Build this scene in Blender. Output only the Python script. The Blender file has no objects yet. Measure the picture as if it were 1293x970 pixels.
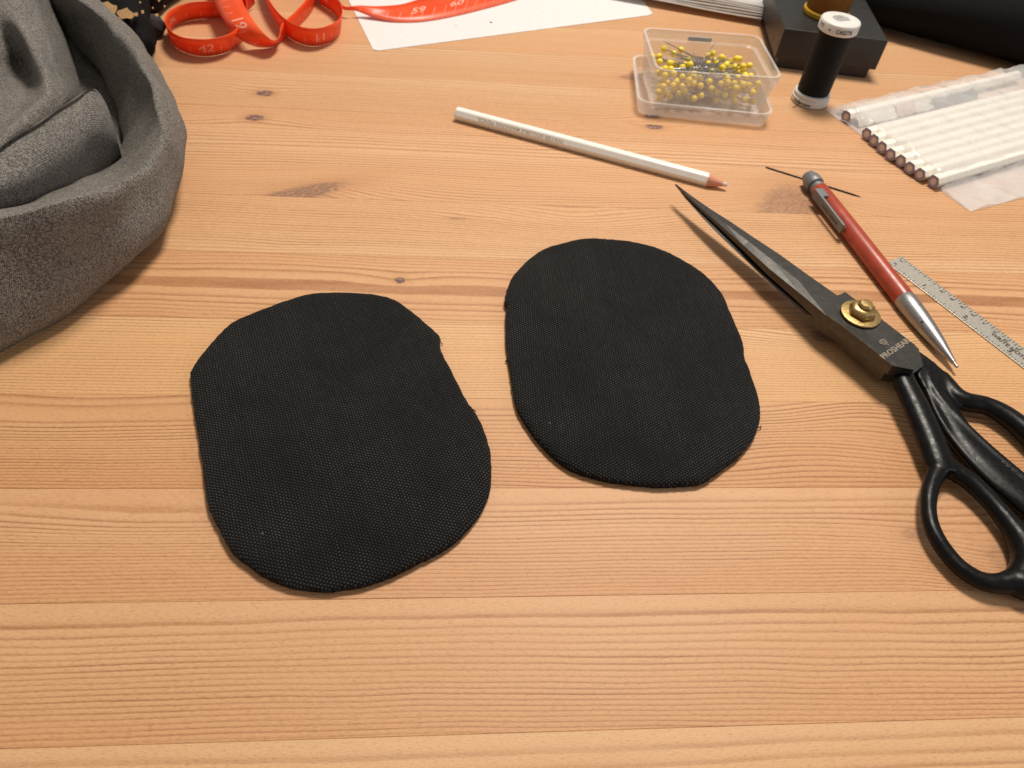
import bpy, bmesh, math, random
import numpy as np
from mathutils import Vector, Matrix
R = math.radians
scene = bpy.context.scene
col = scene.collection
MM = 0.001

# ------------------------------------------------------------------ camera
PITCH, ROLL, CAM_H, FPX = R(48.1), R(6.5), 229.13, 929.0
_X = Vector((1, 0, 0)); _U = Vector((0, math.sin(PITCH), math.cos(PITCH))); CF = Vector((0, math.cos(PITCH), -math.sin(PITCH)))
CR = math.cos(ROLL)*_X + math.sin(ROLL)*_U
CU = -math.sin(ROLL)*_X + math.cos(ROLL)*_U
cam = bpy.data.cameras.new('camera'); cam_o = bpy.data.objects.new('camera', cam); col.objects.link(cam_o)
m = Matrix.Identity(4)
for i in range(3):
    m[i][0], m[i][1], m[i][2] = CR[i], CU[i], -CF[i]
m[0][3], m[1][3], m[2][3] = 0, 0, CAM_H*MM
cam_o.matrix_world = m
cam.sensor_fit = 'HORIZONTAL'; cam.sensor_width = 36; cam.lens = 36*FPX/1293
cam.clip_start = 0.01; cam.clip_end = 20
cam.dof.use_dof = True; cam.dof.focus_distance = 0.28; cam.dof.aperture_fstop = 22
scene.camera = cam_o

# ------------------------------------------------------------------ light
world = bpy.data.worlds.new('World'); scene.world = world; world.use_nodes = True
bg = world.node_tree.nodes['Background']; bg.inputs[0].default_value = (1.0, 0.93, 0.85, 1); bg.inputs[1].default_value = 0.30

def area(name, loc, target, size, power, color):
    l = bpy.data.lights.new(name, 'AREA'); l.shape = 'DISK'; l.size = size; l.energy = power; l.color = color
    o = bpy.data.objects.new(name, l); col.objects.link(o); o.location = loc
    o.rotation_euler = (Vector(target)-Vector(loc)).to_track_quat('-Z', 'Y').to_euler()
    return o
area('ceiling_lamp', (0.14, 0.72, 1.08), (0.02, 0.26, 0), 0.30, 15.6, (1.0, 0.915, 0.815))
area('window_light', (1.7, -0.35, 0.9), (0.1, 0.25, 0), 0.7, 5.0, (0.70, 0.84, 1.0))
scene.view_settings.view_transform = 'Standard'; scene.view_settings.look = 'None'
scene.view_settings.exposure = 0.0; scene.view_settings.gamma = 1.0

# ------------------------------------------------------------------ helpers
def P(x, y, z=0.0):
    """photo pixel + height above the table (mm) -> world point in mm"""
    d = CR*((x-646.5)/FPX) - CU*((y-485.0)/FPX) + CF
    t = (CAM_H-z)/-d.z
    return Vector((d.x*t, d.y*t, z))

def tag(o, label=None, cat=None, group=None, kind=None):
    if label: o['label'] = label
    if cat: o['category'] = cat
    if group: o['group'] = group
    if kind: o['kind'] = kind
    return o

def empty(name, loc=(0, 0, 0), rz=0):
    o = bpy.data.objects.new(name, None); col.objects.link(o)
    o.location = Vector(loc)*MM; o.rotation_euler = (0, 0, rz); o.empty_display_size = 0.01
    return o

class MB:
    """collects geometry in millimetres"""
    def __init__(s): s.v = []; s.f = []; s.uv = {}; s.fm = {}
    def add(s, vs, fs, uvs=None, mi=0):
        b = len(s.v); s.v += [tuple(q) for q in vs]
        for f in fs:
            if mi: s.fm[len(s.f)] = mi
            if uvs is not None: s.uv[len(s.f)] = [uvs[k] for k in f]
            s.f.append(tuple(b+k for k in f))
        return s
    def grid(s, rows, closed_u=False, closed_v=False, uvs=None, mi=0):
        nr, nc = len(rows), len(rows[0]); vs = [q for r in rows for q in r]; fs = []
        for i in range(nr if closed_u else nr-1):
            for j in range(nc if closed_v else nc-1):
                i2, j2 = (i+1) % nr, (j+1) % nc
                fs.append((i*nc+j, i*nc+j2, i2*nc+j2, i2*nc+j))
        return s.add(vs, fs, [q for r in uvs for q in r] if uvs else None, mi)
    def tube(s, path, rad, n=12, closed=False, caps=True, flat=1.0, up=(0, 0, 1), uvlen=False, mi=0):
        path = [Vector(q) for q in path]; N = len(path)
        if not hasattr(rad, '__len__'): rad = [rad]*N
        rows = []; uvs = []; L = 0
        prevside = None
        for i, q in enumerate(path):
            a = path[(i-1) % N] if (closed or i > 0) else q
            b = path[(i+1) % N] if (closed or i < N-1) else q
            t = (b-a).normalized(); U = Vector(up)
            side = t.cross(U)
            if side.length < 1e-4: side = t.cross(Vector((0, 1, 0.01)))
            side.normalize(); top = side.cross(t).normalized()
            if i: L += (q-path[i-1]).length
            rr = rad[i]
            rows.append([q + side*(rr*math.cos(2*math.pi*k/n)) + top*(rr*flat*math.sin(2*math.pi*k/n)) for k in range(n)])
        s.grid(rows, closed_u=closed, closed_v=True, mi=mi)
        if caps and not closed:
            b0 = len(s.v); s.v += [tuple(q) for q in rows[0]]; s.f.append(tuple(b0+k for k in range(n)))
            if mi: s.fm[len(s.f)-1] = mi
            b0 = len(s.v); s.v += [tuple(q) for q in rows[-1]]; s.f.append(tuple(b0+n-1-k for k in range(n)))
            if mi: s.fm[len(s.f)-1] = mi
        return s
    def lathe(s, prof, n=32, mi=0):
        rows = [[(r*math.cos(2*math.pi*k/n), r*math.sin(2*math.pi*k/n), z) for k in range(n)] for r, z in prof]
        return s.grid(rows, closed_v=True, mi=mi)
    def box(s, x0, x1, y0, y1, z0, z1, mi=0):
        vs = [(x, y, z) for z in (z0, z1) for y in (y0, y1) for x in (x0, x1)]
        return s.add(vs, [(0, 2, 3, 1), (4, 5, 7, 6), (0, 1, 5, 4), (2, 6, 7, 3), (0, 4, 6, 2), (1, 3, 7, 5)], None, mi)
    def prism(s, top, bottom):
        n = len(top)
        return s.add(list(top)+list(bottom), [tuple(range(n)), tuple(2*n-1-k for k in range(n))] +
                     [(k, n+k, n+(k+1) % n, (k+1) % n) for k in range(n)])
    def build(s, name, mat, parent=None, smooth=None, bevel=0, subsurf=0, remesh=0, smooth_iter=0, origin=None, weld=True):
        org = Vector(origin) if origin is not None else Vector((0, 0, 0))
        me = bpy.data.meshes.new(name)
        me.from_pydata([(Vector(q)-org)*MM for q in s.v], [], s.f)
        if s.uv:
            ul = me.uv_layers.new(name='UVMap')
            for p in me.polygons:
                c = s.uv.get(p.index)
                if c:
                    for li, q in zip(p.loop_indices, c): ul.data[li].uv = q
        mats = mat if isinstance(mat, (list, tuple)) else [mat]
        for q in mats: me.materials.append(q)
        for k, mi in s.fm.items(): me.polygons[k].material_index = mi
        bm = bmesh.new(); bm.from_mesh(me)
        if weld: bmesh.ops.remove_doubles(bm, verts=bm.verts, dist=1e-6)
        bmesh.ops.recalc_face_normals(bm, faces=bm.faces)
        bm.to_mesh(me); bm.free()
        o = bpy.data.objects.new(name, me); col.objects.link(o)
        o.location = org*MM
        if parent is not None: o.parent = parent
        if smooth is not None:
            for p in me.polygons: p.use_smooth = True
            if smooth < 179: me.set_sharp_from_angle(angle=R(smooth))
        if remesh:
            md = o.modifiers.new('r', 'REMESH'); md.mode = 'VOXEL'; md.voxel_size = remesh*MM; md.use_smooth_shade = True
            if smooth_iter:
                md = o.modifiers.new('s', 'SMOOTH'); md.iterations = smooth_iter; md.factor = 0.5
        if bevel:
            md = o.modifiers.new('b', 'BEVEL'); md.width = bevel*MM; md.segments = 2; md.limit_method = 'ANGLE'; md.angle_limit = R(35)
        if subsurf:
            md = o.modifiers.new('ss', 'SUBSURF'); md.levels = subsurf; md.render_levels = subsurf
        return o

def catmull(pts, n, closed=False):
    pts = [Vector(q) for q in pts]; N = len(pts); out = []
    segs = N if closed else N-1
    for i in range(segs):
        g = (lambda k: pts[k % N]) if closed else (lambda k: pts[min(max(k, 0), N-1)])
        p0, p1, p2, p3 = g(i-1), g(i), g(i+1), g(i+2)
        for j in range(n):
            t = j/n
            out.append(0.5*((2*p1)+(p2-p0)*t+(2*p0-5*p1+4*p2-p3)*t*t+(3*p1-p0-3*p2+p3)*t**3))
    if not closed: out.append(pts[-1].copy())
    return out

def interp(xs, k):
    i = min(int(k), len(xs)-2); t = k-i
    return xs[i]*(1-t)+xs[i+1]*t

_font_cache = {}
def text_geo(s, size, bold=0.03):
    """flat letters: list of (x, y) and faces, centred, in mm"""
    cu = bpy.data.curves.new('t', 'FONT'); cu.body = s; cu.size = size; cu.align_x = 'CENTER'; cu.align_y = 'CENTER'
    cu.resolution_u = 3; cu.offset = bold*size
    o = bpy.data.objects.new('t', cu); col.objects.link(o)
    dg = bpy.context.evaluated_depsgraph_get(); ev = o.evaluated_get(dg); me = ev.to_mesh()
    vs = [(v.co.x, v.co.y) for v in me.vertices]; fs = [tuple(p.vertices) for p in me.polygons]
    ev.to_mesh_clear(); bpy.data.objects.remove(o); bpy.data.curves.remove(cu)
    return vs, fs

# ------------------------------------------------------------------ node helpers
class NT:
    def __init__(s, name):
        s.m = bpy.data.materials.new(name); s.m.use_nodes = True; s.t = s.m.node_tree; s.t.nodes.clear()
        s.out = s.t.nodes.new('ShaderNodeOutputMaterial')
    def node(s, typ, **kw):
        n = s.t.nodes.new(typ)
        for k, v in kw.items(): setattr(n, k, v)
        return n
    def put(s, sock, v):
        if isinstance(v, bpy.types.NodeSocket): s.t.links.new(v, sock)
        elif v is not None: sock.default_value = v
    def m_(s, op, a, b=None, c=None, clamp=False):
        n = s.node('ShaderNodeMath', operation=op, use_clamp=clamp)
        for k, q in enumerate((a, b, c)):
            if q is not None: s.put(n.inputs[k], q)
        return n.outputs[0]
    def add(s, a, b): return s.m_('ADD', a, b)
    def sub(s, a, b): return s.m_('SUBTRACT', a, b)
    def mul(s, a, b): return s.m_('MULTIPLY', a, b)
    def coords(s, kind='Object'):
        return s.node('ShaderNodeTexCoord').outputs[kind]
    def mapping(s, vec, scale=(1, 1, 1), loc=(0, 0, 0), rot=(0, 0, 0)):
        n = s.node('ShaderNodeMapping'); s.put(n.inputs['Vector'], vec)
        n.inputs['Scale'].default_value = scale; n.inputs['Location'].default_value = loc; n.inputs['Rotation'].default_value = rot
        return n.outputs[0]
    def noise(s, vec, scale=1, detail=2, rough=0.5, dist=0):
        n = s.node('ShaderNodeTexNoise'); s.put(n.inputs['Vector'], vec)
        n.inputs['Scale'].default_value = scale; n.inputs['Detail'].default_value = detail
        n.inputs['Roughness'].default_value = rough; n.inputs['Distortion'].default_value = dist
        return n.outputs[0]
    def voronoi(s, vec, scale=1, feature='F1'):
        n = s.node('ShaderNodeTexVoronoi', feature=feature); s.put(n.inputs['Vector'], vec); n.inputs['Scale'].default_value = scale
        return n.outputs
    def ramp(s, fac, stops, interp='LINEAR'):
        n = s.node('ShaderNodeValToRGB'); s.put(n.inputs[0], fac); cr = n.color_ramp; cr.interpolation = interp
        while len(cr.elements) < len(stops): cr.elements.new(0.5)
        for e, (p, c) in zip(cr.elements, stops):
            e.position = p; e.color = (c, c, c, 1) if not hasattr(c, '__len__') else (*c[:3], 1)
        return n.outputs[0]
    def mix(s, fac, a, b, blend='MIX'):
        n = s.node('ShaderNodeMix', data_type='RGBA', blend_type=blend)
        s.put(n.inputs[0], fac)
        for k, q in ((6, a), (7, b)):
            if isinstance(q, bpy.types.NodeSocket): s.put(n.inputs[k], q)
            else: n.inputs[k].default_value = (*q[:3], 1)
        return n.outputs[2]
    def mapr(s, v, a, b, c=0.0, d=1.0, smooth=False):
        n = s.node('ShaderNodeMapRange', clamp=True)
        if smooth: n.interpolation_type = 'SMOOTHSTEP'
        s.put(n.inputs[0], v)
        for k, q in zip((1, 2, 3, 4), (a, b, c, d)): n.inputs[k].default_value = q
        return n.outputs[0]
    def bump(s, h, dist, strength=1.0):
        n = s.node('ShaderNodeBump'); n.inputs['Strength'].default_value = strength; n.inputs['Distance'].default_value = dist*MM
        s.put(n.inputs['Height'], h); return n.outputs[0]
    def sep(s, v):
        n = s.node('ShaderNodeSeparateXYZ'); s.put(n.inputs[0], v); return n.outputs
    def comb(s, x, y, z=0.0):
        n = s.node('ShaderNodeCombineXYZ')
        for k, q in enumerate((x, y, z)): s.put(n.inputs[k], q)
        return n.outputs[0]
    def bsdf(s, color, rough=0.5, metal=0.0, normal=None, spec=0.5, **kw):
        n = s.node('ShaderNodeBsdfPrincipled')
        if isinstance(color, bpy.types.NodeSocket): s.put(n.inputs['Base Color'], color)
        else: n.inputs['Base Color'].default_value = (*color[:3], 1)
        s.put(n.inputs['Roughness'], rough); s.put(n.inputs['Metallic'], metal); n.inputs['Specular IOR Level'].default_value = spec
        if normal is not None: s.put(n.inputs['Normal'], normal)
        for k, v in kw.items(): s.put(n.inputs[k.replace('_', ' ')], v)
        return n.outputs[0]
    def finish(s, shader):
        s.put(s.out.inputs['Surface'], shader); return s.m

def plain(name, color, rough=0.5, metal=0.0, vary=0.12, scale=0.4, bump=0.0, spec=0.5, bscale=None):
    """coloured material with slight mottling and fine relief"""
    n = NT(name); v = n.mapping(n.coords(), (1000, 1000, 1000))
    a = n.noise(v, scale, 4, 0.6)
    f = n.mapr(a, 0.3, 0.7, 1-vary, 1+vary)
    c = n.node('ShaderNodeVectorMath', operation='SCALE'); c.inputs[0].default_value = color; n.put(c.inputs['Scale'], f)
    nb = n.bump(n.noise(v, bscale or scale*6, 3, 0.6), bump) if bump else None
    rr = n.mapr(n.noise(v, scale*1.7, 4), 0.3, 0.7, max(0.02, rough-0.07), min(1, rough+0.07))
    return n.finish(n.bsdf(c.outputs[0], rr, metal, nb, spec))

# ------------------------------------------------------------------ table of glued pine planks
GR = R(7.8)                                   # grain direction on the table
GX = Vector((math.cos(GR), math.sin(GR), 0)); GY = Vector((-math.sin(GR), math.cos(GR), 0))
def grain(px, py):
    q = P(px, py); return (q.dot(GX), q.dot(GY))

def plank_mat(idx, y0, w, pitch, yc, depth, phase, tint, contrast, knots, warp=1.0):
    warp = 1.8 if idx > 7 else 1.0
    if idx > 8: tint = (tint[0], tint[1]*1.03, tint[2]*1.10)
    n = NT('pine_%d' % idx)
    v = n.mapping(n.coords(), (1000, 1000, 1000))           # mm: x along the grain, y across
    x, y, z = n.sep(v)
    seed = 37.7*idx
    wv = n.comb(n.mul(x, 0.0045), n.mul(y, 0.012), seed)
    w1 = n.sub(n.noise(wv, 1.0, 2, 0.5), 0.5)
    w2 = n.sub(n.noise(n.comb(n.mul(x, 0.03), n.mul(y, 0.10), seed+5), 1.0, 2, 0.5), 0.5)
    yy = n.add(n.add(y, n.mul(w1, 9.0*warp)), n.mul(w2, 1.3*warp))
    core = None; halo = None
    for (kx, ky, sx, sy, amp, rx, ry, dark, shear) in knots:
        dx, dy = n.sub(x, kx), n.sub(y, ky)
        if shear: dx = n.sub(dx, n.mul(dy, shear))
        g = n.m_('EXPONENT', n.mul(n.add(n.m_('POWER', n.mul(n.m_('ABSOLUTE', dx), 1/sx), 2.0), n.m_('POWER', n.mul(n.m_('ABSOLUTE', dy), 1/sy), 2.0)), -1.0))
        yy = n.add(yy, n.mul(g, amp))
        if rx:
            wob = n.mul(n.sub(n.noise(n.comb(n.mul(x, 0.35), n.mul(y, 0.5), seed+kx), 1, 3, 0.6), 0.5), 0.9)
            e = n.add(n.m_('SQRT', n.add(n.m_('POWER', n.mul(n.m_('ABSOLUTE', dx), 1/rx), 2.0), n.m_('POWER', n.mul(n.m_('ABSOLUTE', dy), 1/ry), 2.0))), wob)
            cc = n.mul(n.mapr(e, 0.70, 1.25, 1.0, 0.0, True), dark)
            hh = n.mul(n.mapr(e, 0.8, 2.6, 1.0, 0.0, True), min(1.0, dark+0.15))
            core = cc if core is None else n.m_('MAXIMUM', core, cc)
            halo = hh if halo is None else n.m_('MAXIMUM', halo, hh)
    d = n.sub(yy, yc)
    r = n.mul(n.m_('SQRT', n.add(n.mul(d, d), depth*depth)), 1.0/pitch)
    r = n.add(r, phase)
    fr = n.m_('FRACT', r); fl = n.m_('FLOOR', r)
    wn = n.node('ShaderNodeTexWhiteNoise', noise_dimensions='1D'); n.put(wn.inputs['W'], n.add(fl, seed))
    late = n.ramp(fr, [(0.0, 0.20), (0.06, 0.02), (0.42, 0.06), (0.66, 0.34), (0.78, 0.90), (0.92, 1.0), (0.97, 0.80)], 'LINEAR')
    amt = n.mul(late, n.mapr(wn.outputs['Value'], 0, 1, 0.55, 1.1))
    amt = n.mul(amt, n.mapr(n.noise(n.comb(n.mul(x, 0.02), n.mul(y, 0.15), seed+9), 1, 3), 0.3, 0.7, 0.7, 1.1))
    fib = n.noise(n.comb(n.mul(x, 0.10), n.mul(y, 5.0), seed+2), 1.0, 4, 0.65)
    fib2 = n.noise(n.comb(n.mul(x, 0.55), n.mul(y, 2.1), seed+3), 1.0, 3, 0.8)
    blotch = n.noise(n.comb(n.mul(x, 0.010), n.mul(y, 0.05), seed+4), 1.0, 3, 0.5)
    early = tuple(c*t for c, t in zip((0.662, 0.387, 0.198), tint)); dark = tuple(c*t for c, t in zip((0.275, 0.098, 0.028), tint))
    tone = n.mapr(n.m_('ABSOLUTE', d), 6.0, 46.0, 0.0, 1.0, True)
    c0_ = n.mix(tone, tuple(min(1, q*t) for q, t in zip(early, (1.03, 1.05, 1.06))), tuple(q*t for q, t in zip(early, (0.95, 0.87, 0.78))))
    c = n.mix(n.mul(amt, contrast), c0_, dark)
    c = n.mix(n.mapr(blotch, 0.40, 0.72, 0.0, 0.45), c, tuple(q*t for q, t in zip(early, (0.90, 0.79, 0.68))))
    c = n.mix(n.mapr(fib, 0.35, 0.75, 0.0, 0.35), c, tuple(q*0.70 for q in early), 'MIX')
    c = n.mix(n.mapr(fib2, 0.45, 0.75, 0.0, 0.34), c, tuple(min(1, q*1.16) for q in early))
    c = n.mix(n.mapr(fib2, 0.30, 0.46, 0.40, 0.0), c, dark)
    if halo is not None:
        kr = n.noise(n.comb(n.mul(x, 0.5), n.mul(y, 0.8), seed), 1, 4, 0.7)
        c = n.mix(n.mul(halo, 0.45), c, (0.44, 0.20, 0.085))
        krr = n.noise(n.comb(n.mul(n.sub(x, n.mul(y, 1.2)), 0.9), n.mul(n.add(x, y), 0.12), seed+1), 1, 3, 0.7, 0.5)
        kc = n.ramp(n.mul(n.add(kr, krr), 0.5), [(0.40, (0.055, 0.036, 0.032)), (0.49, (0.17, 0.092, 0.068)), (0.56, (0.32, 0.18, 0.12)), (0.66, (0.60, 0.38, 0.26))])
        c = n.mix(core, c, kc)
    # dents and specks of use
    vo = n.voronoi(n.mapping(v, (0.016, 0.034, 0.03), (seed, 0, 0)), 1.0)
    rnd = n.sep(vo['Color'])
    speck = n.mul(n.mapr(vo['Distance'], 0.004, 0.017, 1.0, 0.0), n.m_('GREATER_THAN', rnd[0], 0.55))
    c = n.mix(n.mul(speck, 0.75), c, (0.10, 0.05, 0.03))
    h = fib2
    nb = n.bump(h, 0.18, 0.9)
    rough = n.mapr(fib2, 0.3, 0.7, 0.40, 0.56)
    return n.finish(n.bsdf(c, rough, 0, nb, 0.38))

table = MB().box(-720, 720, -112, 905, -24, -19.5).build('table_top', plain('table_underside', (0.5, 0.3, 0.16), 0.6), None)
table.rotation_euler = (0, 0, GR)
tag(table, 'pale knotty pine table top glued up from planks', kind='structure')
seams = [-110, -66, -22, 23, 66.4, 109, 152, 195.6, 240.2, 285.7, 332.5, 378, 423, 468.5, 514, 560, 606, 652, 698, 744, 790, 836, 882, 905]
# knots: px, py, sx, sy, amp, rx, ry, dark
knot_px = [(505, 354, 16, 7, 3, 2.4, 2.1, 1.0, 0), (322, 149, 30, 9, -6, 5.4, 3.5, 1.0, 0), (334, 118, 30, 9, 6, 5.4, 3.5, 1.0, 0), (372, 246.5, 40, 20, -12, 13, 13, 0.66, 1.5),
           (995, 264, 44, 26, -12, 17, 23, 0.50, 0.35), (824, 147, 30, 8, -6, 5.6, 2.8, 1.0, 0), (826, 160, 30, 8, 6, 5.8, 3.2, 1.0, 0), (797, 98, 24, 9, 4, 8, 3.2, 0.5, 0),
           (745, 285, 50, 16, 10, 0, 0, 0, 0), (1268, 706, 26, 14, 9, 6, 6, 0.25, 0), (1160, 674, 24, 9, 2, 6, 2.6, 0.30, 0.4), (578, 276, 16, 5, 1.5, 5.0, 0.9, 0.5, 0),
           (1045, 425, 50, 14, 8, 8, 4, 0.6, 0), (1160, 865, 110, 26, 7, 0, 0, 0, 0), (1010, 560, 60, 16, -7, 0, 0, 0, 0), (1100, 515, 36, 12, -9, 0, 0, 0, 0), (110, 520, 90, 18, 8, 0, 0, 0, 0), (640, 40, 60, 14, 6, 0, 0, 0, 0), (200, 660, 60, 8, 5, 0, 0, 0, 0)]
knots_by = {}
for (px, py, *rest) in knot_px:
    gx, gy = grain(px, py)
    for i in range(len(seams)-1):
        if seams[i] <= gy < seams[i+1]: knots_by.setdefault(i, []).append((gx, gy, *rest))
rg = random.Random(4)
spec = {3: dict(pitch=2.6, yc=72, depth=18, tint=(1.04, 1.05, 1.05), con=0.72),           # bottom strip
        4: dict(pitch=1.55, yc=108, depth=13, tint=(1.0, 0.97, 0.97), con=0.85),
        5: dict(pitch=1.45, yc=152, depth=13, tint=(1.0, 0.965, 0.98), con=0.85),
        6: dict(pitch=1.5, yc=193, depth=10, tint=(0.97, 0.91, 0.86), con=1.0),
        7: dict(pitch=1.5, yc=262, depth=20, tint=(1.10, 1.16, 1.16), con=0.85),
        8: dict(pitch=1.2, yc=262, depth=34, tint=(0.98, 0.93, 0.90), con=0.85),
        9: dict(pitch=1.75, yc=265, depth=26, tint=(1.05, 1.07, 1.07), con=0.95),
        10: dict(pitch=2.2, yc=400, depth=16, tint=(1.05, 1.05, 1.05), con=0.90),
        11: dict(pitch=2.4, yc=372, depth=16, tint=(1.02, 1.0, 1.0), con=0.80)}
for i in range(len(seams)-1):
    a, b = seams[i], seams[i+1]
    sp = spec.get(i) or dict(pitch=rg.uniform(1.7, 2.6), yc=rg.choice([a-rg.uniform(0, 20), b+rg.uniform(0, 20)]), depth=rg.uniform(10, 32),
                             tint=[rg.uniform(0.95, 1.06)]*3, con=rg.uniform(0.55, 0.75))
    mt = plank_mat(i, a, b-a, sp['pitch'], sp['yc'], sp['depth'], rg.random(), sp['tint'], sp['con'], knots_by.get(i, []))
    z = 0.0 - (0.02 if i % 2 else 0.0)
    pl = MB().box(-720, 720, a+0.02, b-0.02, -19.4, z).build('plank', mt, table, bevel=0.16)

# ------------------------------------------------------------------ materials
def canvas_mat(name, ang):
    n = NT(name); v = n.mapping(n.coords(), (1000, 1000, 1000), rot=(0, 0, -ang))
    dj = n.node('ShaderNodeVectorMath', operation='SCALE'); dj.inputs['Scale'].default_value = 0.9
    nz = n.node('ShaderNodeTexNoise'); n.put(nz.inputs['Vector'], v); nz.inputs['Scale'].default_value = 0.22; nz.inputs['Detail'].default_value = 3
    n.put(dj.inputs[0], nz.outputs['Color'])
    va = n.node('ShaderNodeVectorMath', operation='ADD'); n.put(va.inputs[0], v); n.put(va.inputs[1], dj.outputs[0])
    x, y, z = n.sep(va.outputs[0])
    u = n.mul(x, 1/0.66); w = n.mul(y, 1/1.02)                     # u along the yarn columns
    def yarn(a, b, off):
        ln = n.m_('SINE', n.mul(n.m_('FRACT', b), math.pi))
        ph = n.add(n.add(n.mul(n.sub(a, 0.5), 0.5), n.mul(n.m_('FLOOR', b), 0.5)), off)
        cs = n.add(n.mul(n.m_('COSINE', n.mul(ph, 2*math.pi)), 0.5), 0.5)
        return n.mul(n.m_('POWER', ln, 0.7), cs)
    warp = yarn(u, w, 0.0); weft = n.mul(yarn(w, u, 0.5), 0.40)
    h = n.m_('MAXIMUM', warp, weft)
    fz = n.noise(n.mapping(v, (2.0, 6, 6)), 1.0, 3, 0.7)
    wear = n.noise(v, 0.03, 4, 0.65, 0.6)
    c = n.mix(n.mapr(h, 0.35, 1.0), (0.0008, 0.0008, 0.0008), (0.056, 0.052, 0.049))
    c = n.mix(n.mapr(fz, 0.5, 0.8, 0, 0.5), c, (0.030, 0.028, 0.027))
    yn = n.node('ShaderNodeTexWhiteNoise', noise_dimensions='1D'); n.put(yn.inputs['W'], n.m_('FLOOR', w))
    slub = n.noise(n.comb(n.mul(u, 0.12), n.m_('FLOOR', w), 3.0), 1.0, 2, 0.6)
    sc_ = n.mul(n.mul(n.mapr(wear, 0.32, 0.70, 1.25, 0.62), n.mapr(yn.outputs['Value'], 0, 1, 0.86, 1.12)), n.mapr(slub, 0.3, 0.7, 0.65, 1.3))
    wm = n.node('ShaderNodeVectorMath', operation='SCALE'); n.put(wm.inputs[0], c); n.put(wm.inputs['Scale'], sc_); c = wm.outputs[0]
    vo = n.voronoi(n.mapping(v, (0.07, 0.07, 0.07)), 1.0); lint = n.mul(n.mapr(vo['Distance'], 0.015, 0.03, 1, 0), n.m_('GREATER_THAN', n.sep(vo['Color'])[0], 0.72))
    c = n.mix(n.mul(lint, 0.6), c, (0.25, 0.23, 0.2))
    nb = n.bump(n.add(n.add(h, n.mul(fz, 0.35)), n.mul(wear, 3.0)), 0.5, 1.0)
    return n.finish(n.bsdf(c, 0.85, 0, nb, 0.2, Sheen_Weight=0.04, Sheen_Roughness=0.4))

def frosted(name, color, fac, rough=0.3, bump=0.0, bscale=0.1):
    n = NT(name); v = n.mapping(n.coords(), (1000, 1000, 1000))
    tr = n.node('ShaderNodeBsdfTransparent'); tr.inputs[0].default_value = (0.97, 0.96, 0.95, 1)
    nb = n.bump(n.noise(v, bscale, 4, 0.6, 1.2), bump) if bump else None
    p = n.bsdf(color, rough, 0, nb, 0.6)
    lw = n.node('ShaderNodeLayerWeight'); lw.inputs[0].default_value = 0.35
    f = n.add(n.mul(lw.outputs['Facing'], 0.35), fac)
    f = n.mul(f, n.mapr(n.noise(v, 0.08, 3), 0.3, 0.7, 0.8, 1.15))
    mx = n.node('ShaderNodeMixShader'); n.put(mx.inputs[0], f); n.put(mx.inputs[1], tr.outputs[0]); n.put(mx.inputs[2], p)
    return n.finish(mx.outputs[0])

def knit_mat():
    n = NT('grey_melange_knit'); uv = n.coords('UV'); v = n.mapping(n.coords(), (1000, 1000, 1000))
    x, y, z = n.sep(uv)
    nz = n.sub(n.noise(v, 0.25, 2), 0.5)
    a = n.mul(n.add(x, n.mul(nz, 1.2)), 1/1.35); b = n.mul(n.add(y, n.mul(nz, 1.2)), 1/1.0)
    fa = n.m_('ABSOLUTE', n.sub(n.m_('FRACT', a), 0.5))
    vrow = n.m_('FRACT', n.add(b, n.mul(fa, 1.2)))
    st = n.mul(n.m_('SINE', n.mul(vrow, math.pi)), n.m_('SINE', n.mul(n.m_('FRACT', n.mul(a, 2.0)), math.pi)))
    mel = n.noise(v, 1.15, 3, 0.8); mel2 = n.noise(v, 0.10, 3, 0.6)
    c = n.mix(n.mapr(mel, 0.38, 0.62), (0.070, 0.064, 0.057), (0.58, 0.525, 0.455))
    c = n.mix(n.mapr(st, 0.05, 0.6, 0.62, 0.0), c, (0.050, 0.045, 0.040))
    c = n.mix(n.mapr(mel2, 0.35, 0.7, 0.0, 0.25), c, (0.11, 0.10, 0.10))
    nb = n.bump(n.add(st, n.mul(mel, 0.9)), 0.5, 0.9)
    return n.finish(n.bsdf(c, 0.92, 0, nb, 0.15, Sheen_Weight=0.12, Sheen_Roughness=0.5))

def thread_mat(name, color, pitch=0.45):
    n = NT(name); v = n.mapping(n.coords(), (1000, 1000, 1000)); x, y, z = n.sep(v)
    ang = n.m_('ARCTAN2', y, x)
    h = n.m_('SINE', n.mul(n.add(z, n.mul(ang, 0.06)), 2*math.pi/pitch))
    c = n.mix(n.mapr(h, -1, 1), tuple(q*0.45 for q in color), color)
    c = n.mix(n.mapr(n.noise(v, 0.5, 3), 0.35, 0.7, 0, 0.35), c, tuple(q*0.6 for q in color))
    return n.finish(n.bsdf(c, 0.55, 0, n.bump(h, 0.15, 0.7), 0.2))

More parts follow.
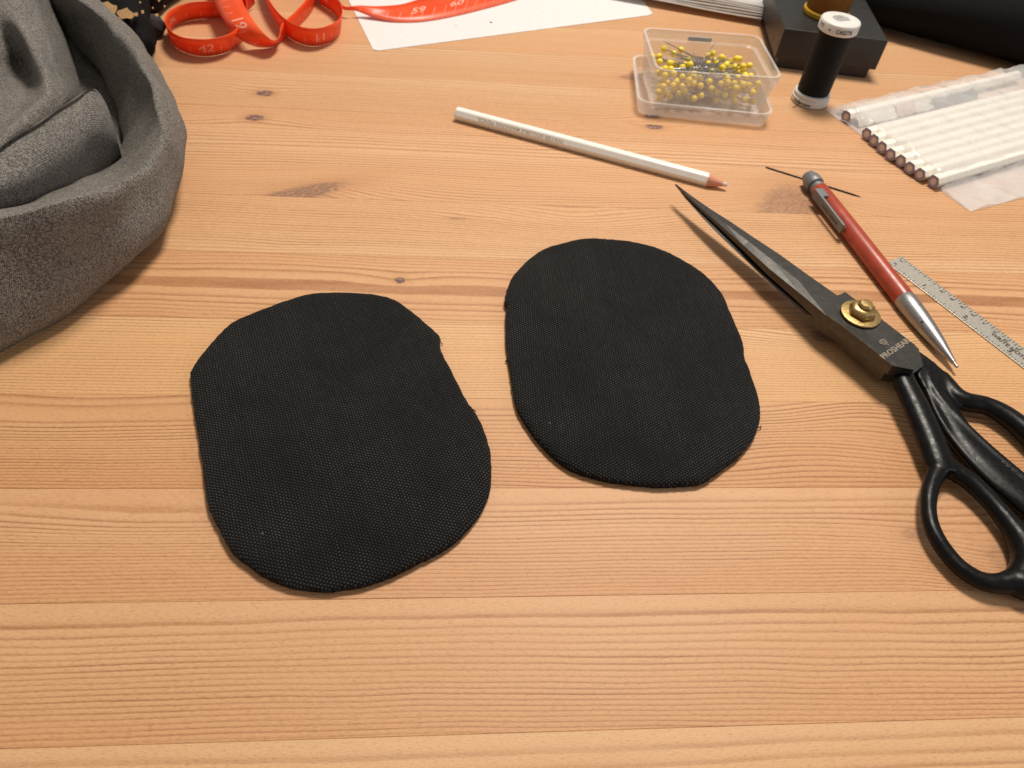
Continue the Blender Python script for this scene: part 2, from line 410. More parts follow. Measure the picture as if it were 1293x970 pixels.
M = {}
def steel_blade():
    n = NT('blued_steel'); v = n.mapping(n.coords(), (1000, 1000, 1000))
    a = n.noise(v, 0.35, 5, 0.7); b = n.noise(v, 2.5, 4, 0.7)
    c = n.mix(n.mapr(a, 0.35, 0.7), (0.066, 0.064, 0.060), (0.096, 0.092, 0.085))
    vo = n.voronoi(n.mapping(v, (0.45, 0.45, 0.45)), 1.0)
    ch = n.mul(n.mapr(vo['Distance'], 0.05, 0.11, 1, 0), n.m_('GREATER_THAN', n.sep(vo['Color'])[0], 0.86))
    c = n.mix(n.mul(ch, 0.6), c, (0.34, 0.30, 0.24))
    st_ = n.noise(n.mapping(v, (0.25, 3.2, 1.0), rot=(0, 0, 0.86)), 1.0, 3, 0.7)
    c = n.mix(n.mapr(st_, 0.60, 0.72, 0.0, 0.45), c, (0.17, 0.16, 0.145))
    return n.finish(n.bsdf(c, n.mapr(b, 0.3, 0.7, 0.28, 0.44), 0.85, n.bump(n.add(a, n.mul(b, 0.4)), 0.025, 0.5), 0.5))
def handle_paint():
    n = NT('black_handle_paint'); v = n.mapping(n.coords(), (1000, 1000, 1000))
    vo = n.voronoi(n.mapping(v, (0.55, 0.55, 0.55)), 1.0)
    dust = n.mul(n.mapr(vo['Distance'], 0.05, 0.12, 1, 0), n.m_('GREATER_THAN', n.sep(vo['Color'])[0], 0.84))
    dust = n.mul(dust, n.mapr(n.noise(v, 0.06, 3), 0.45, 0.62))
    b = n.noise(v, 0.5, 4, 0.65)
    c = n.mix(n.mul(dust, 0.55), (0.0040, 0.0038, 0.0040), (0.26, 0.23, 0.20))
    c = n.mix(n.mapr(b, 0.5, 0.75, 0, 0.35), c, (0.008, 0.0075, 0.007))
    return n.finish(n.bsdf(c, n.mapr(b, 0.3, 0.7, 0.26, 0.46), 0, n.bump(n.add(b, n.mul(n.noise(v, 2.2, 3), 0.25)), 0.10, 0.6), 0.20))
M['steel'] = steel_blade(); M['handle'] = handle_paint()
M['brass'] = plain('brass', (0.50, 0.355, 0.15), 0.36, 1.0, 0.2, 0.8, 0.03)
M['etch'] = plain('pale_etching', (0.26, 0.215, 0.17), 0.55, 0.3, 0.1)
M['white_lacquer'] = plain('white_lacquer', (0.83, 0.80, 0.74), 0.26, 0, 0.04, 0.3, 0.015)
M['cream_lacquer'] = plain('cream_lacquer', (0.86, 0.82, 0.73), 0.32, 0, 0.05, 0.3, 0.015)
M['gold_print'] = plain('worn_gold_print', (0.58, 0.49, 0.36), 0.40, 0.2, 0.3, 2.0)
M['pencil_wood'] = plain('cut_pencil_wood', (0.62, 0.27, 0.17), 0.7, 0, 0.15, 0.8, 0.05)
M['white_lead'] = plain('white_lead', (0.62, 0.55, 0.50), 0.6)
M['violet_wood'] = plain('mauve_pencil_end', (0.29, 0.235, 0.34), 0.6, 0, 0.25, 1.0)
M['red_paint'] = plain('red_wood_lacquer', (0.36, 0.052, 0.026), 0.36, 0, 0.16, 0.15, 0.03)
M['satin_metal'] = plain('satin_aluminium', (0.34, 0.34, 0.345), 0.40, 0.9, 0.08, 0.5, 0.02)
M['grey_metal'] = plain('grey_metal', (0.19, 0.20, 0.205), 0.50, 0.45, 0.12, 0.5, 0.02)
M['dark_mark'] = plain('dark_print', (0.035, 0.032, 0.03), 0.6)
M['ruler'] = plain('brushed_ruler_steel', (0.46, 0.435, 0.375), 0.42, 0.45, 0.10, 0.7, 0.02)
M['needle'] = plain('dark_needle', (0.045, 0.04, 0.035), 0.35, 0.9)
M['tape_print'] = plain('pale_pink_print', (0.93, 0.40, 0.30), 0.5, 0, 0.15, 1.0)
M['paper'] = plain('white_paper', (0.69, 0.665, 0.65), 0.85, 0, 0.03, 0.2, 0.03)
M['grey_paper'] = plain('grey_white_paper', (0.56, 0.54, 0.51), 0.8, 0, 0.12, 0.1, 0.05)
M['box_card'] = plain('black_box_card', (0.013, 0.012, 0.011), 0.45, 0, 0.25, 0.12, 0.03, 0.5)
M['black_felt'] = plain('black_cloth', (0.006, 0.0056, 0.006), 0.85, 0, 0.3, 1.2, 0.25, 0.15)
M['spool_white'] = plain('white_spool_plastic', (0.68, 0.66, 0.62), 0.4, 0, 0.04, 0.3, 0.02)
M['spool_yellow'] = plain('yellow_spool_plastic', (0.52, 0.30, 0.012), 0.35, 0, 0.06, 0.3)
M['pin_head'] = plain('yellow_pin_head', (0.88, 0.66, 0.045), 0.30, 0, 0.08, 1.0)
M['pin_steel'] = plain('pin_steel', (0.55, 0.53, 0.50), 0.25, 1.0)
M['gold_foil'] = plain('gold_print_patch', (0.42, 0.24, 0.10), 0.45, 0.3, 0.25, 0.6, 0.08)
M['wool'] = plain('dark_grey_wool', (0.055, 0.05, 0.052), 0.95, 0, 0.4, 0.6, 0.5, 0.2)
M['black_thread'] = thread_mat('black_thread', (0.0065, 0.0065, 0.007))
M['ochre_thread'] = thread_mat('ochre_thread', (0.40, 0.150, 0.022))
M['pp'] = frosted('frosted_polypropylene', (0.86, 0.84, 0.82), 0.20, 0.22)
M['film'] = frosted('clear_plastic_film', (0.84, 0.82, 0.80), 0.29, 0.13, 1.0, 0.07)
M['knit'] = knit_mat()

# ------------------------------------------------------------------ two black canvas pads
def pad(name, outline, offs, sc, label, ang_pts, threads, seed):
    pts = [P(offs[0]+x/sc, offs[1]+y/sc, 2.4) for x, y in outline]
    loop = catmull(pts, 6, True)
    loop = [Vector((q.x, q.y, 0)) for q in loop]
    c = sum(loop, Vector())/len(loop); N = len(loop)
    if sum((loop[i]-c).cross(loop[(i+1) % N]-c).z for i in range(N)) < 0: loop.reverse()
    nor = []
    for i in range(N):
        t = loop[(i+2) % N]-loop[(i-2) % N]; nor.append(Vector((t.y, -t.x, 0)).normalized())
    nsm = []
    for i in range(N):
        t = sum((nor[(i+k) % N] for k in range(-14, 15)), Vector()); nsm.append(t.normalized())
    rs = random.Random(seed)
    fr = [0.16*rs.uniform(-1, 1) for _ in range(N)]
    def ring(ins, z, wob=1.0):
        out = []
        for i in range(N):
            q = loop[i]-(nor[i]*min(ins, 1.5)+nsm[i]*max(0, ins-1.5)+nor[i]*(fr[i]*wob))
            q = q-c; und = 0.30*math.sin(q.x*0.07+seed)*math.cos(q.y*0.06)+0.22*math.sin((q.x-q.y)*0.11+2*seed)
            out.append(Vector((q.x, q.y, z+(und if z > 4.0 else 0))))
        return out
    def inner(f, z):
        out = []
        for i in range(N):
            q = (loop[i]-nor[i]*1.5-nsm[i]*7.5-c)*f
            und = 0.30*math.sin(q.x*0.07+seed)*math.cos(q.y*0.06)+0.22*math.sin((q.x-q.y)*0.11+2*seed)
            out.append(Vector((q.x, q.y, z+und)))
        return out
    d = (P(*ang_pts[1])-P(*ang_pts[0])); ang = math.atan2(d.y, d.x)
    mt = canvas_mat(name+'_canvas', ang)
    root = empty('fabric_pad', (c.x, c.y, 0)); tag(root, label, 'fabric pad', 'black oval fabric pads')
    top = MB(); rows = [ring(0.95, 1.75), ring(0.15, 2.1), ring(-0.05, 2.7), ring(0.35, 3.5), ring(1.2, 4.05), ring(2.6, 4.3, .4), ring(5, 4.45, 0), ring(9, 4.5, 0)]
    rows += [inner(f, 4.5) for f in (0.86, 0.72, 0.58, 0.44, 0.3, 0.16, 0.02)]
    top.grid(rows, closed_v=True); top.f.append(tuple(len(top.v)-N+k for k in range(N))); top.build('top_panel', mt, root, smooth=180)
    bot = MB(); bot.grid([ring(6, 0.05, 0), ring(1.6, 0.1), ring(0.45, 0.45), ring(0.1, 1.0), ring(0.95, 1.6)], closed_v=True)
    bot.build('bottom_panel', mt, root, smooth=180)
    # fine wrinkle of seam allowance shown as a cord in the groove
    cord = MB(); cord.tube([q for q in ring(0.62, 1.66)], 0.28, 6, closed=True); cord.build('seam_thread', M['black_felt'], root, smooth=180)
    for (px, py, dx, dy) in threads:
        a = P(px, py, 1.2)-c; b = P(px+dx, py+dy, 0.6)-c; mid = (a+b)/2+Vector((rs.uniform(-.6, .6), rs.uniform(-.6, .6), 0.5))
        MB().tube(catmull([a, mid, b], 4), 0.22, 6).build('loose_thread', M['black_felt'], root, smooth=180)
    return root
padL = [(28, 265), (62, 215), (105, 165), (155, 118), (230, 85), (310, 55), (390, 32), (480, 27), (580, 32), (650, 50), (715, 95), (775, 148), (787, 163), (792, 205), (830, 280), (872, 362), (887, 380), (915, 430), (938, 500), (945, 570), (940, 630), (915, 690), (860, 760), (800, 810), (720, 850), (640, 890), (550, 920), (440, 935), (340, 925), (262, 897), (205, 860), (150, 815), (115, 750), (85, 690), (72, 620), (65, 560), (50, 460), (36, 370), (28, 300)]
padR = [(62, 205), (80, 170), (120, 125), (180, 80), (240, 58), (340, 37), (420, 40), (510, 50), (600, 72), (690, 115), (770, 170), (830, 235), (860, 300), (885, 360), (905, 410), (912, 465), (928, 505), (950, 570), (965, 630), (968, 680), (955, 730), (930, 775), (890, 820), (830, 865), (760, 912), (680, 922), (600, 925), (520, 918), (440, 908), (360, 890), (290, 865), (230, 825), (180, 775), (130, 710), (95, 650), (80, 590), (70, 520), (60, 460), (55, 400), (53, 330), (56, 285), (49, 265), (53, 235)]
pad('pad_a', padL, (230, 360), 2.42, 'black canvas oval pad with angular left corner, nearer the grey knit cloth', ((400, 560), (440, 700)), [(596, 517, 5, 3), (556, 428, 3, 7)], 1)
pad('pad_b', padR, (620, 290), 2.853, 'black canvas oval pad lying beside the open shears', ((745, 380), (785, 600)), [(956, 540, 5, -2), (642, 458, -4, -1)], 2)

# ------------------------------------------------------------------ tailor's shears
sh = empty('tailor_shears', P(1085, 398)); tag(sh, 'large black steel tailor shears with brass pivot bolt and painted handles', 'shears')
S0 = P(1085, 398)
inv = Matrix.Translation(-S0)
AX = (P(1127, 462, 13)-P(853, 232, 13)).normalized()
TIPW = P(853, 232, 11)
def shz(q, z_tip, z_blk):            # height runs linearly from tip to block
    t = max(0, min(1.15, (q-TIPW).dot(AX)/110.0)); return z_tip+(z_blk-z_tip)*t
def S(px, py, z_tip, z_blk):
    q = P(px, py, z_blk)
    for _ in range(4): q = P(px, py, shz(q, z_tip, z_blk))
    return q-S0
T_TOP, T_MID, T_BOT = (12.0, 16.0), (10.8, 10.6), (9.6, 5.0)
outer = [(853, 232), (874, 248), (897, 264), (922.5, 280), (952, 300), (984, 321), (1020, 347), (1058, 373.6)]
ridge = [(853, 232.2), (871, 246), (893, 264), (916, 282.5), (945, 305), (976, 329), (1010, 356), (1052, 388)]
cut = [(852.8, 232.5), (868, 247), (887, 264.5), (908, 283), (939, 310), (972, 340), (1007, 368), (1043, 398)]
DROP = [0.25, 0.5, 0.8, 1.0, 1.1, 1.0, 0.7, 0.0]
ub = MB(); rows = []
for k in range(8):
    f = k/7.0
    o, r_, c = S(*outer[k], *T_TOP), S(*ridge[k], *T_TOP), S(*cut[k], T_TOP[0]-DROP[k], T_TOP[1]-DROP[k])
    om = Vector((o.x, o.y, o.z-max(0.6, (T_TOP[0]-T_MID[0])*(1-f)+(T_TOP[1]-T_MID[1])*f)))
    cm = Vector((c.x, c.y, om.z))
    rows.append([o, r_, c, cm, om])
ub.grid(rows, closed_v=True); ub.f.append((4, 3, 2, 1, 0)); n0 = 7*5; ub.f.append(tuple(n0+k for k in range(5)))
blk_px = [(1042.5, 397.5), (1052, 386), (1058, 374), (1067, 368.5), (1112, 402), (1156, 436), (1154, 467), (1127, 462), (1090, 432), (1060, 409)]
bt = [S(*q, *T_TOP) for q in blk_px]
ub.prism(bt, [Vector((q.x, q.y, q.z-5.5)) for q in bt])
ub.build('upper_blade', M['steel'], sh, bevel=0.35, weld=False)
lower = [(853, 233), (865, 249), (885, 272), (908, 296), (932, 319), (956, 341.6), (980, 363), (1005, 384), (1022, 398)]
inn = [(853.5, 232.5), (870, 246), (893, 264), (917, 282), (944, 303), (972, 325), (1000, 347), (1030, 372), (1046, 384)]
lb = MB(); rows = []
for k in range(9):
    f = k/8.0
    e = S(*lower[k], 10.4, 7.4); i_ = S(*inn[k], 10.7, 10.4)
    th = 0.7+4.4*f
    e2 = e+(i_-e)*0.12; zt = 0.45
    rows.append([i_, e+(i_-e)*0.06, Vector((e.x, e.y, e.z-0.35)), Vector((e2.x, e2.y, max(1.5, e2.z-0.5-th*0.4))), Vector((i_.x, i_.y, i_.z-th))])
lb.grid(rows, closed_v=True); lb.f.append((4, 3, 2, 1, 0)); n0 = 8*5; lb.f.append(tuple(n0+k for k in range(5)))
lo_px = [(1020, 396), (1046, 376), (1067, 370), (1112, 402), (1160, 440), (1166, 462), (1150, 474), (1118, 470), (1090, 446), (1056, 418)]
lt = [S(*q, 10.5, 10.3) for q in lo_px]
lb.prism(lt, [Vector((q.x, q.y, q.z-5.3)) for q in lt])
lb.build('lower_blade', M['steel'], sh, bevel=0.3, weld=False)
ge = MB(); g0 = [S(lower[k][0]-0.2, lower[k][1]+0.3, 10.25, 7.3) for k in range(9)]
ge.tube(catmull(g0, 4), [0.16]*33, 6); ge.build('ground_edge', M['etch'], sh, smooth=180)
# brass pivot: washer, hexagon nut, screw end, and the head underneath that carries the shears
pc = S(1086, 398, *T_TOP); zb = pc.z
pv = MB().lathe([(0, zb+0.2), (8.6, zb+0.2), (8.9, zb+0.6), (8.7, zb+1.1), (6.2, zb+1.5), (0, zb+1.5)], 40)
pivot = pv.build('pivot_bolt', M['brass'], sh, smooth=35); pivot.location = Vector((pc.x, pc.y, 0))*MM
hexn = MB(); hexn.lathe([(0, zb+1.4), (5.4, zb+1.4), (6.3, zb+1.7), (6.3, zb+3.4), (5.6, zb+4.6), (4.2, zb+5.3), (0, zb+5.5)], 6)
ho = hexn.build('hex_nut', M['brass'], pivot, bevel=0.8); ho.rotation_euler = (0, 0, 0.35)
for p_ in ho.data.polygons: p_.use_smooth = True
ho.data.set_sharp_from_angle(angle=R(30))
MB().lathe([(0, zb+5.4), (3.3, zb+5.4), (3.3, zb+6.4), (2.6, zb+7.3), (1.0, zb+7.5), (0, zb+7.5)], 24).build('screw_end', M['brass'], pivot, smooth=35)
MB().lathe([(0, 5.4), (7, 5.4), (7, 3), (5.5, 1.4), (2.5, 0.1), (0, 0.05)], 24).build('bolt_head', M['brass'], pivot, smooth=50)
# etched name and emblem
a_ = S(1113.5, 452, *T_TOP); b_ = S(1147, 429.5, *T_TOP); ex = (b_-a_).normalized(); ez = Vector((0, 0, 1)); ey = ez.cross(ex).normalized()
def flat_text(s, size, centre, ex, ey, wid=None, lift=0.08, flip=False):
    vs, fs = text_geo(s, size); k = 1.0
    if wid: k = wid/max(1e-6, max(v[0] for v in vs)-min(v[0] for v in vs))
    return MB().add([centre+ex*(x*k)+ey*y+Vector((0, 0, lift)) for x, y in vs], fs)
mid = (a_+b_)/2
flat_text('PROSHEAR', 3.6, mid, ex, ey, (b_-a_).length).build('lettering', M['etch'], sh)
em = MB(); ec = mid+ey*5.0-ex*0.6+Vector((0, 0, 0.08))
for (cx_, cy_, rx_, ry_, rot) in ((-1.3, 0.9, 1.15, 0.75, 0.5), (0.5, 1.1, 1.15, 0.75, -0.5), (-1.2, -0.3, 0.85, 0.6, -0.4), (0.7, -0.2, 0.85, 0.6, 0.4), (-0.1, -1.3, 0.4, 0.9, 0.0)):
    ring_ = []
    for k in range(20):
        t = 2*math.pi*k/20; x0, y0 = rx_*math.cos(t), ry_*math.sin(t)
        ring_.append((cx_+x0*math.cos(rot)-y0*math.sin(rot), cy_+x0*math.sin(rot)+y0*math.cos(rot)))
    o_ = [ec+ex*x+ey*y for x, y in ring_]; i2 = [ec+ex*(cx_+(x-cx_)*.5)+ey*(cy_+(y-cy_)*.5) for x, y in ring_]
    em.grid([o_, i2], closed_v=True)
em.build('emblem', M['etch'], sh, weld=False)
# handles: overlapping tapered bars fused by a voxel remesh
def hpath(pts, n=5):
    ps = catmull([(x, y, 0) for x, y, *_ in pts], n); out = []; rad = []; fl = []
    for k, q in enumerate(ps):
        f = k/n; z = interp([p[2] for p in pts], f); z *= 1.0-0.30*max(0.0, min(1.0, (q.x-1140)/60.0)); out.append(P(q.x, q.y, z)-S0); rad.append(interp([p[3] for p in pts], f))
    return out, rad
th = MB()
pth, rd = hpath([(1136, 463, 10.5, 4.6), (1141, 480, 10.2, 5.0), (1156, 512, 9.6, 5.6), (1172, 548, 9.0, 5.8), (1186, 585, 8.5, 6.0), (1192, 600, 8.2, 5.0)])
th.tube(pth, rd, 14, flat=0.72)
pth, rd = hpath([(1188, 588, 8.2, 5.0), (1176, 612, 7.6, 4.0), (1172, 640, 7.0, 3.6), (1176, 664, 6.8, 3.6), (1189, 690, 6.6, 3.7), (1211, 716, 6.4, 3.8), (1238, 733, 6.4, 4.0), (1262, 737, 6.6, 4.6), (1286, 731, 7, 6.0), (1298, 712, 7.4, 7.0), (1293, 690, 7.6, 6.6), (1276, 664, 7.8, 5.0), (1254, 637, 8, 4.4), (1228, 611, 8.2, 4.6), (1206, 596, 8.4, 4.8), (1190, 586, 8.4, 5.2)])
rd = [r_*0.82 for r_ in rd]; th.tube(pth, rd, 14, flat=0.95)
pth, rd = hpath([(1280, 735, 7, 5.5), (1310, 738, 7, 7), (1322, 715, 7.4, 8), (1306, 690, 7.6, 7)]); th.tube(pth, rd, 14, flat=0.85)
th.build('thumb_handle', M['handle'], sh, remesh=0.7, smooth_iter=6, weld=False)
fg = MB()
tang = [P(x, y, z)-S0 for x, y, z in ((1160, 441, 9.4), (1176, 453, 9.2), (1191, 465, 8.8), (1194, 479, 8.4), (1203, 490, 7.8), (1212, 499, 7.2), (1214, 522, 5.6), (1204, 540, 5.2), (1187, 524, 6.0), (1170, 494, 7.6), (1158, 472, 8.8))]
fg.prism(tang, [Vector((q.x, q.y, 3.2)) for q in tang])
pth, rd = hpath([(1181, 500, 6.6, 5.6), (1192, 515, 6.8, 5.8), (1205, 536, 6.8, 6.0), (1222, 561, 6.8, 6.4), (1248, 589, 6.8, 6.8), (1276, 616, 6.6, 7.2), (1304, 640, 6.6, 7.4), (1330, 660, 6.8, 6.5)])
fg.tube(pth, rd, 18, flat=0.52)
pth, rd = hpath([(1186, 474, 7.0, 3.6), (1196, 488, 7.0, 4.2), (1207, 501, 7.2, 4.5), (1222, 508, 7.4, 4.4), (1244, 512, 7.4, 4.2), (1268, 524, 7.4, 4.6), (1294, 544, 7.4, 5.0), (1322, 573, 7.2, 5.2), (1345, 612, 7.0, 5.2), (1350, 645, 7.0, 5.4), (1330, 662, 7.0, 6.0)])
fg.tube(pth, rd, 14, flat=0.9)
# raised rims either side of the hollow face of the finger bar
pth, rd = hpath([(1166, 466, 8.6, 1.6), (1184, 500, 8.8, 2.0), (1210, 531, 9.0, 2.2), (1236, 557, 9.0, 2.3), (1266, 584, 9.0, 2.4), (1302, 614, 9.0, 2.4)]); fg.tube(pth, rd, 12)
pth, rd = hpath([(1172, 500, 7.0, 1.6), (1186, 530, 7.2, 2.0), (1202, 555, 7.2, 2.0), (1226, 584, 7.2, 2.0), (1258, 615, 7.2, 2.2), (1290, 640, 7.2, 2.2)]); fg.tube(pth, rd, 12)
fg.build('finger_handle', M['handle'], sh, remesh=0.6, smooth_iter=16, weld=False)

# ------------------------------------------------------------------ loose white pencil
def hexring(c, r, ax, n=6, rot=0.0):
    ax = ax.normalized(); s = ax.cross(Vector((0, 0, 1))).normalized(); t = s.cross(ax)
    return [c+s*(r*math.cos(2*math.pi*k/n+rot))+t*(r*math.sin(2*math.pi*k/n+rot)) for k in range(n)]
pa = P(576, 143, 3.5); pb = P(919, 234, 3.3); dv = (pb-pa).normalized(); Lp = (pb-pa).length
wp = empty('white_pencil', pa*1.0); wp.location.z = 0
tag(wp, 'white hexagonal marking pencil with sharpened tip lying alone on the bare wood', 'pencil', 'white pencils')
o3 = Vector((pa.x, pa.y, 0)); A0 = pa-o3
b = MB(); b.grid([hexring(A0, 4.15, dv, 6), hexring(A0+dv*(Lp-11.5), 4.15, dv, 6)], closed_v=True)
b.f.append(tuple(range(6))); b.build('barrel', M['white_lacquer'], wp, bevel=0.7, smooth=20)
b = MB(); rr = []
for k in range(5): rr.append(hexring(A0+dv*(Lp-11.6+9.0*k/4), 3.9-(3.9-1.35)*k/4, dv, 24))
b.grid(rr, closed_v=True); b.build('cut_cone', M['pencil_wood'], wp, smooth=60)
b = MB(); b.grid([hexring(A0+dv*(Lp-2.7), 1.4, dv, 12), hexring(A0+dv*(Lp-0.6), 1.0, dv, 12), hexring(A0+dv*Lp, 0.3, dv, 12)], closed_v=True); b.build('lead', M['white_lead'], wp, smooth=60)
# lettering wraps the near, camera-facing side and reads upside down
vs, fs = text_geo('WATER SOLUBLE MARKING PENCIL', 3.0); wid = max(v[0] for v in vs)-min(v[0] for v in vs)
t0 = (P(601, 152, 5)-pa).dot(dv); t1 = (P(711, 181, 5)-pa).dot(dv); tc = (t0+t1)/2; kx = (t1-t0)/wid
sd = dv.cross(Vector((0, 0, 1))).normalized(); tp = sd.cross(dv); bb = MB()
pts = []
fn_ = sd*math.cos(R(30))+tp*math.sin(R(30)); fu_ = tp*math.cos(R(30))-sd*math.sin(R(30))
for x, y in vs: pts.append(A0+dv*(tc-x*kx)+fn_*(4.15*math.cos(R(30))+0.05)-fu_*(y+0.1))
bb.add(pts, fs); bb.build('lettering', M['gold_print'], wp)

# ------------------------------------------------------------------ red clutch pencil
ra = P(1020, 222, 5.6); rb = P(1209, 464, 3.6); rv = (rb-ra).normalized(); RL = (rb-ra).length
rp = empty('clutch_pencil', (ra.x, ra.y, 0)); tag(rp, 'red clutch pencil with grey metal clip and pointed silver tip', 'pencil')
A1 = ra-Vector((ra.x, ra.y, 0))
def turned(prof, n=28, mat='red_paint', name='barrel', par=rp):
    q = MB(); q.grid([hexring(A1+rv*t, max(r, 0.02), rv, n) for t, r in prof], closed_v=True); return q.build(name, M[mat], par, smooth=35)
tb = RL*0.700
q = MB(); q.grid([hexring(A1+rv*t, r, rv, 12, 0.26) for t, r in ((13.5, 4.2), (14.2, 4.7), (40, 4.85), (tb-1, 4.9), (tb, 4.7))], closed_v=True); q.build('barrel', M['red_paint'], rp, smooth=45)
cap = turned([(0, 0), (0.1, 3.2), (0.7, 3.9), (3.6, 4.2), (4.0, 4.5), (4.6, 4.9), (9.6, 5.0), (10.1, 4.7), (10.4, 3.6), (11.2, 3.6), (11.4, 4.2), (13.7, 4.2)], 28, 'grey_metal', 'push_cap')
turned([(3.7, 4.2), (3.8, 4.75), (4.5, 4.85), (4.7, 4.6)], 28, 'satin_metal', 'cap_band', cap)
tl = RL-tb
turned([(tb-0.2, 4.7), (tb+0.3, 4.95), (tb+tl*0.12, 4.95), (tb+tl*0.3, 4.65), (tb+tl*0.5, 3.95), (tb+tl*0.7, 2.85), (tb+tl*0.86, 1.6), (tb+tl*0.93, 1.15), (tb+tl*0.935, 0.8), (RL-0.3, 0.7), (RL, 0.3)], 32, 'satin_metal', 'tip')
sr = rv.cross(Vector((0, 0, 1))).normalized(); tr_ = sr.cross(rv).normalized()
if sr.x > 0: sr = -sr
def clipbox(t0, t1, s0, s1, z0, z1):
    vs = [A1+rv*t+sr*s+tr_*z for z in (z0, z1) for s in (s0, s1) for t in (t0, t1)]
    return vs, [(0, 2, 3, 1), (4, 5, 7, 6), (0, 1, 5, 4), (2, 6, 7, 3), (0, 4, 6, 2), (1, 3, 7, 5)]
q = MB(); q.add(*clipbox(19.0, 52.5, 5.8, 7.2, -0.6, 5.0)); q.add(*clipbox(19.0, 26.5, 2.0, 5.85, 1.6, 4.9)); q.add(*clipbox(49.0, 52.3, 4.8, 5.85, 0.4, 3.6))
clip = q.build('clip', M['grey_metal'], rp, bevel=0.4, weld=False)
vs, fs = text_geo('IIIIIII IIIIII', 2.0); q = MB()
rs = random.Random(5)
for k in range(15):                              # worn, unreadable engraving on the clip
    t = 31+k*1.15; q.add(*clipbox(t, t+rs.uniform(0.35, 0.75), 7.18, 7.26, 0.8+rs.uniform(0, .5), 3.0-rs.uniform(0, .6)))
q.build('engraving', M['dark_mark'], clip, weld=False)
ho = P(1164.5, 406, 9.6)-Vector((ra.x, ra.y, 0)); MB().tube([ho-Vector((0, 0, 0.8)), ho+Vector((0, 0, 0.25))], 0.45, 10).build('screw_hole', M['dark_mark'], rp)

# ------------------------------------------------------------------ long dark needle under the clutch pencil
na, nb_ = P(967, 211, 0.5), P(1088, 249, 0.5); nd = (nb_-na)
nl = MB(); nl.tube([na-na, nd*0.03, nd*0.9, nd*0.97, nd], [0.35, 0.48, 0.45, 0.25, 0.05], 10)
no = nl.build('sewing_needle', M['needle'], None, smooth=50); no.location = na*MM
tag(no, 'long thin dark needle lying crosswise under the red pencil cap', 'needle')

# ------------------------------------------------------------------ steel ruler
ea, eb = P(1119, 331, 0.6), P(1292, 464, 0.6)
ux = (eb-ea).normalized(); uy = Vector((-ux.y, ux.x, 0)); wr = (P(1293, 440, 0.6)-ea).dot(uy)
rl = empty('steel_ruler', (ea.x, ea.y, 0), math.atan2(ux.y, ux.x)); tag(rl, 'narrow steel pocket ruler with printed inch marks beside the red pencil', 'ruler')
RLEN = 155.0
MB().box(0, RLEN, 0, wr, 0.05, 0.65).build('blade', M['ruler'], rl, bevel=0.15)
i0 = (P(1165, 365, 0.6)-ea).dot(ux)-25.4
q = MB()
def tick(x, y0, y1, w=0.3): q.add([(x-w/2, y0, 0.72), (x+w/2, y0, 0.72), (x+w/2, y1, 0.72), (x-w/2, y1, 0.72)], [(0, 1, 2, 3)])
for k in range(0, 32*6):
    x = i0+k*25.4/32
    if 0.8 < x < RLEN-1:
        if k % 2 == 0: tick(x, 0.15, 3.0 if k % 32 == 0 else 2.4 if k % 8 == 0 else 1.7 if k % 4 == 0 else 1.1)
for k in range(0, 8*6*2):
    x = i0+k*25.4/16
    if 0.8 < x < RLEN-1: tick(x, wr-0.2, wr-(3.0 if k % 2 == 0 else 1.5), 0.34)
q.build('scale_marks', M['dark_mark'], rl, weld=False)
def rtext(s, size, x, y):
    flat_text(s, size, Vector((x, y, 0.65)), Vector((1, 0, 0)), Vector((0, 1, 0)), lift=0.08).build('lettering', M['dark_mark'], rl)
for k in (1, 2, 3, 4, 5): rtext(str(k), 3.8, i0+25.4*k-1.6, 3.7)
for k in range(1, 40):
    x = i0+k*25.4/8*1.0
    if k % 2 == 0 and x < RLEN-3 and k > 8: rtext(str(k*4 % 64 or 64), 1.9, x-0.9, wr-3.6)
rtext('WRITE NOTEPADS & CO.', 3.2, i0+25.4*2+30, wr*0.50)
rtext('64', 1.7, 3.0, wr-3.6); rtext('32', 1.7, 3.0, 3.6)

# ------------------------------------------------------------------ tape measure
def tape_mat():
    n = NT('red_vinyl_tape'); uv = n.coords('UV'); x, y, z = n.sep(uv); v = n.mapping(n.coords(), (1000, 1000, 1000))
    f1 = n.m_('LESS_THAN', n.m_('ABSOLUTE', n.sub(n.m_('FRACT', n.mul(x, 1/2.0)), 0.5)), 0.16)
    f2 = n.m_('LESS_THAN', n.m_('ABSOLUTE', n.sub(n.m_('FRACT', n.mul(x, 1/10.0)), 0.5)), 0.045)
    t = n.m_('MAXIMUM', n.mul(f1, n.m_('LESS_THAN', y, 0.22)), n.mul(f2, n.m_('LESS_THAN', y, 0.48)))
    c = n.mix(n.mapr(n.noise(v, 0.05, 3), 0.35, 0.65), (0.94, 0.105, 0.018), (0.97, 0.140, 0.034))
    c = n.mix(n.mul(t, 0.7), c, (0.95, 0.42, 0.32))
    p = n.bsdf(c, 0.34, 0, n.bump(n.noise(v, 0.9, 3), 0.03), 0.5)
    tr = n.node('ShaderNodeBsdfTranslucent'); n.put(tr.inputs[0], c)
    mx = n.node('ShaderNodeMixShader'); mx.inputs[0].default_value = 0.34; n.put(mx.inputs[1], p); n.put(mx.inputs[2], tr.outputs[0])
    return n.finish(mx.outputs[0])
M['tape'] = tape_mat()
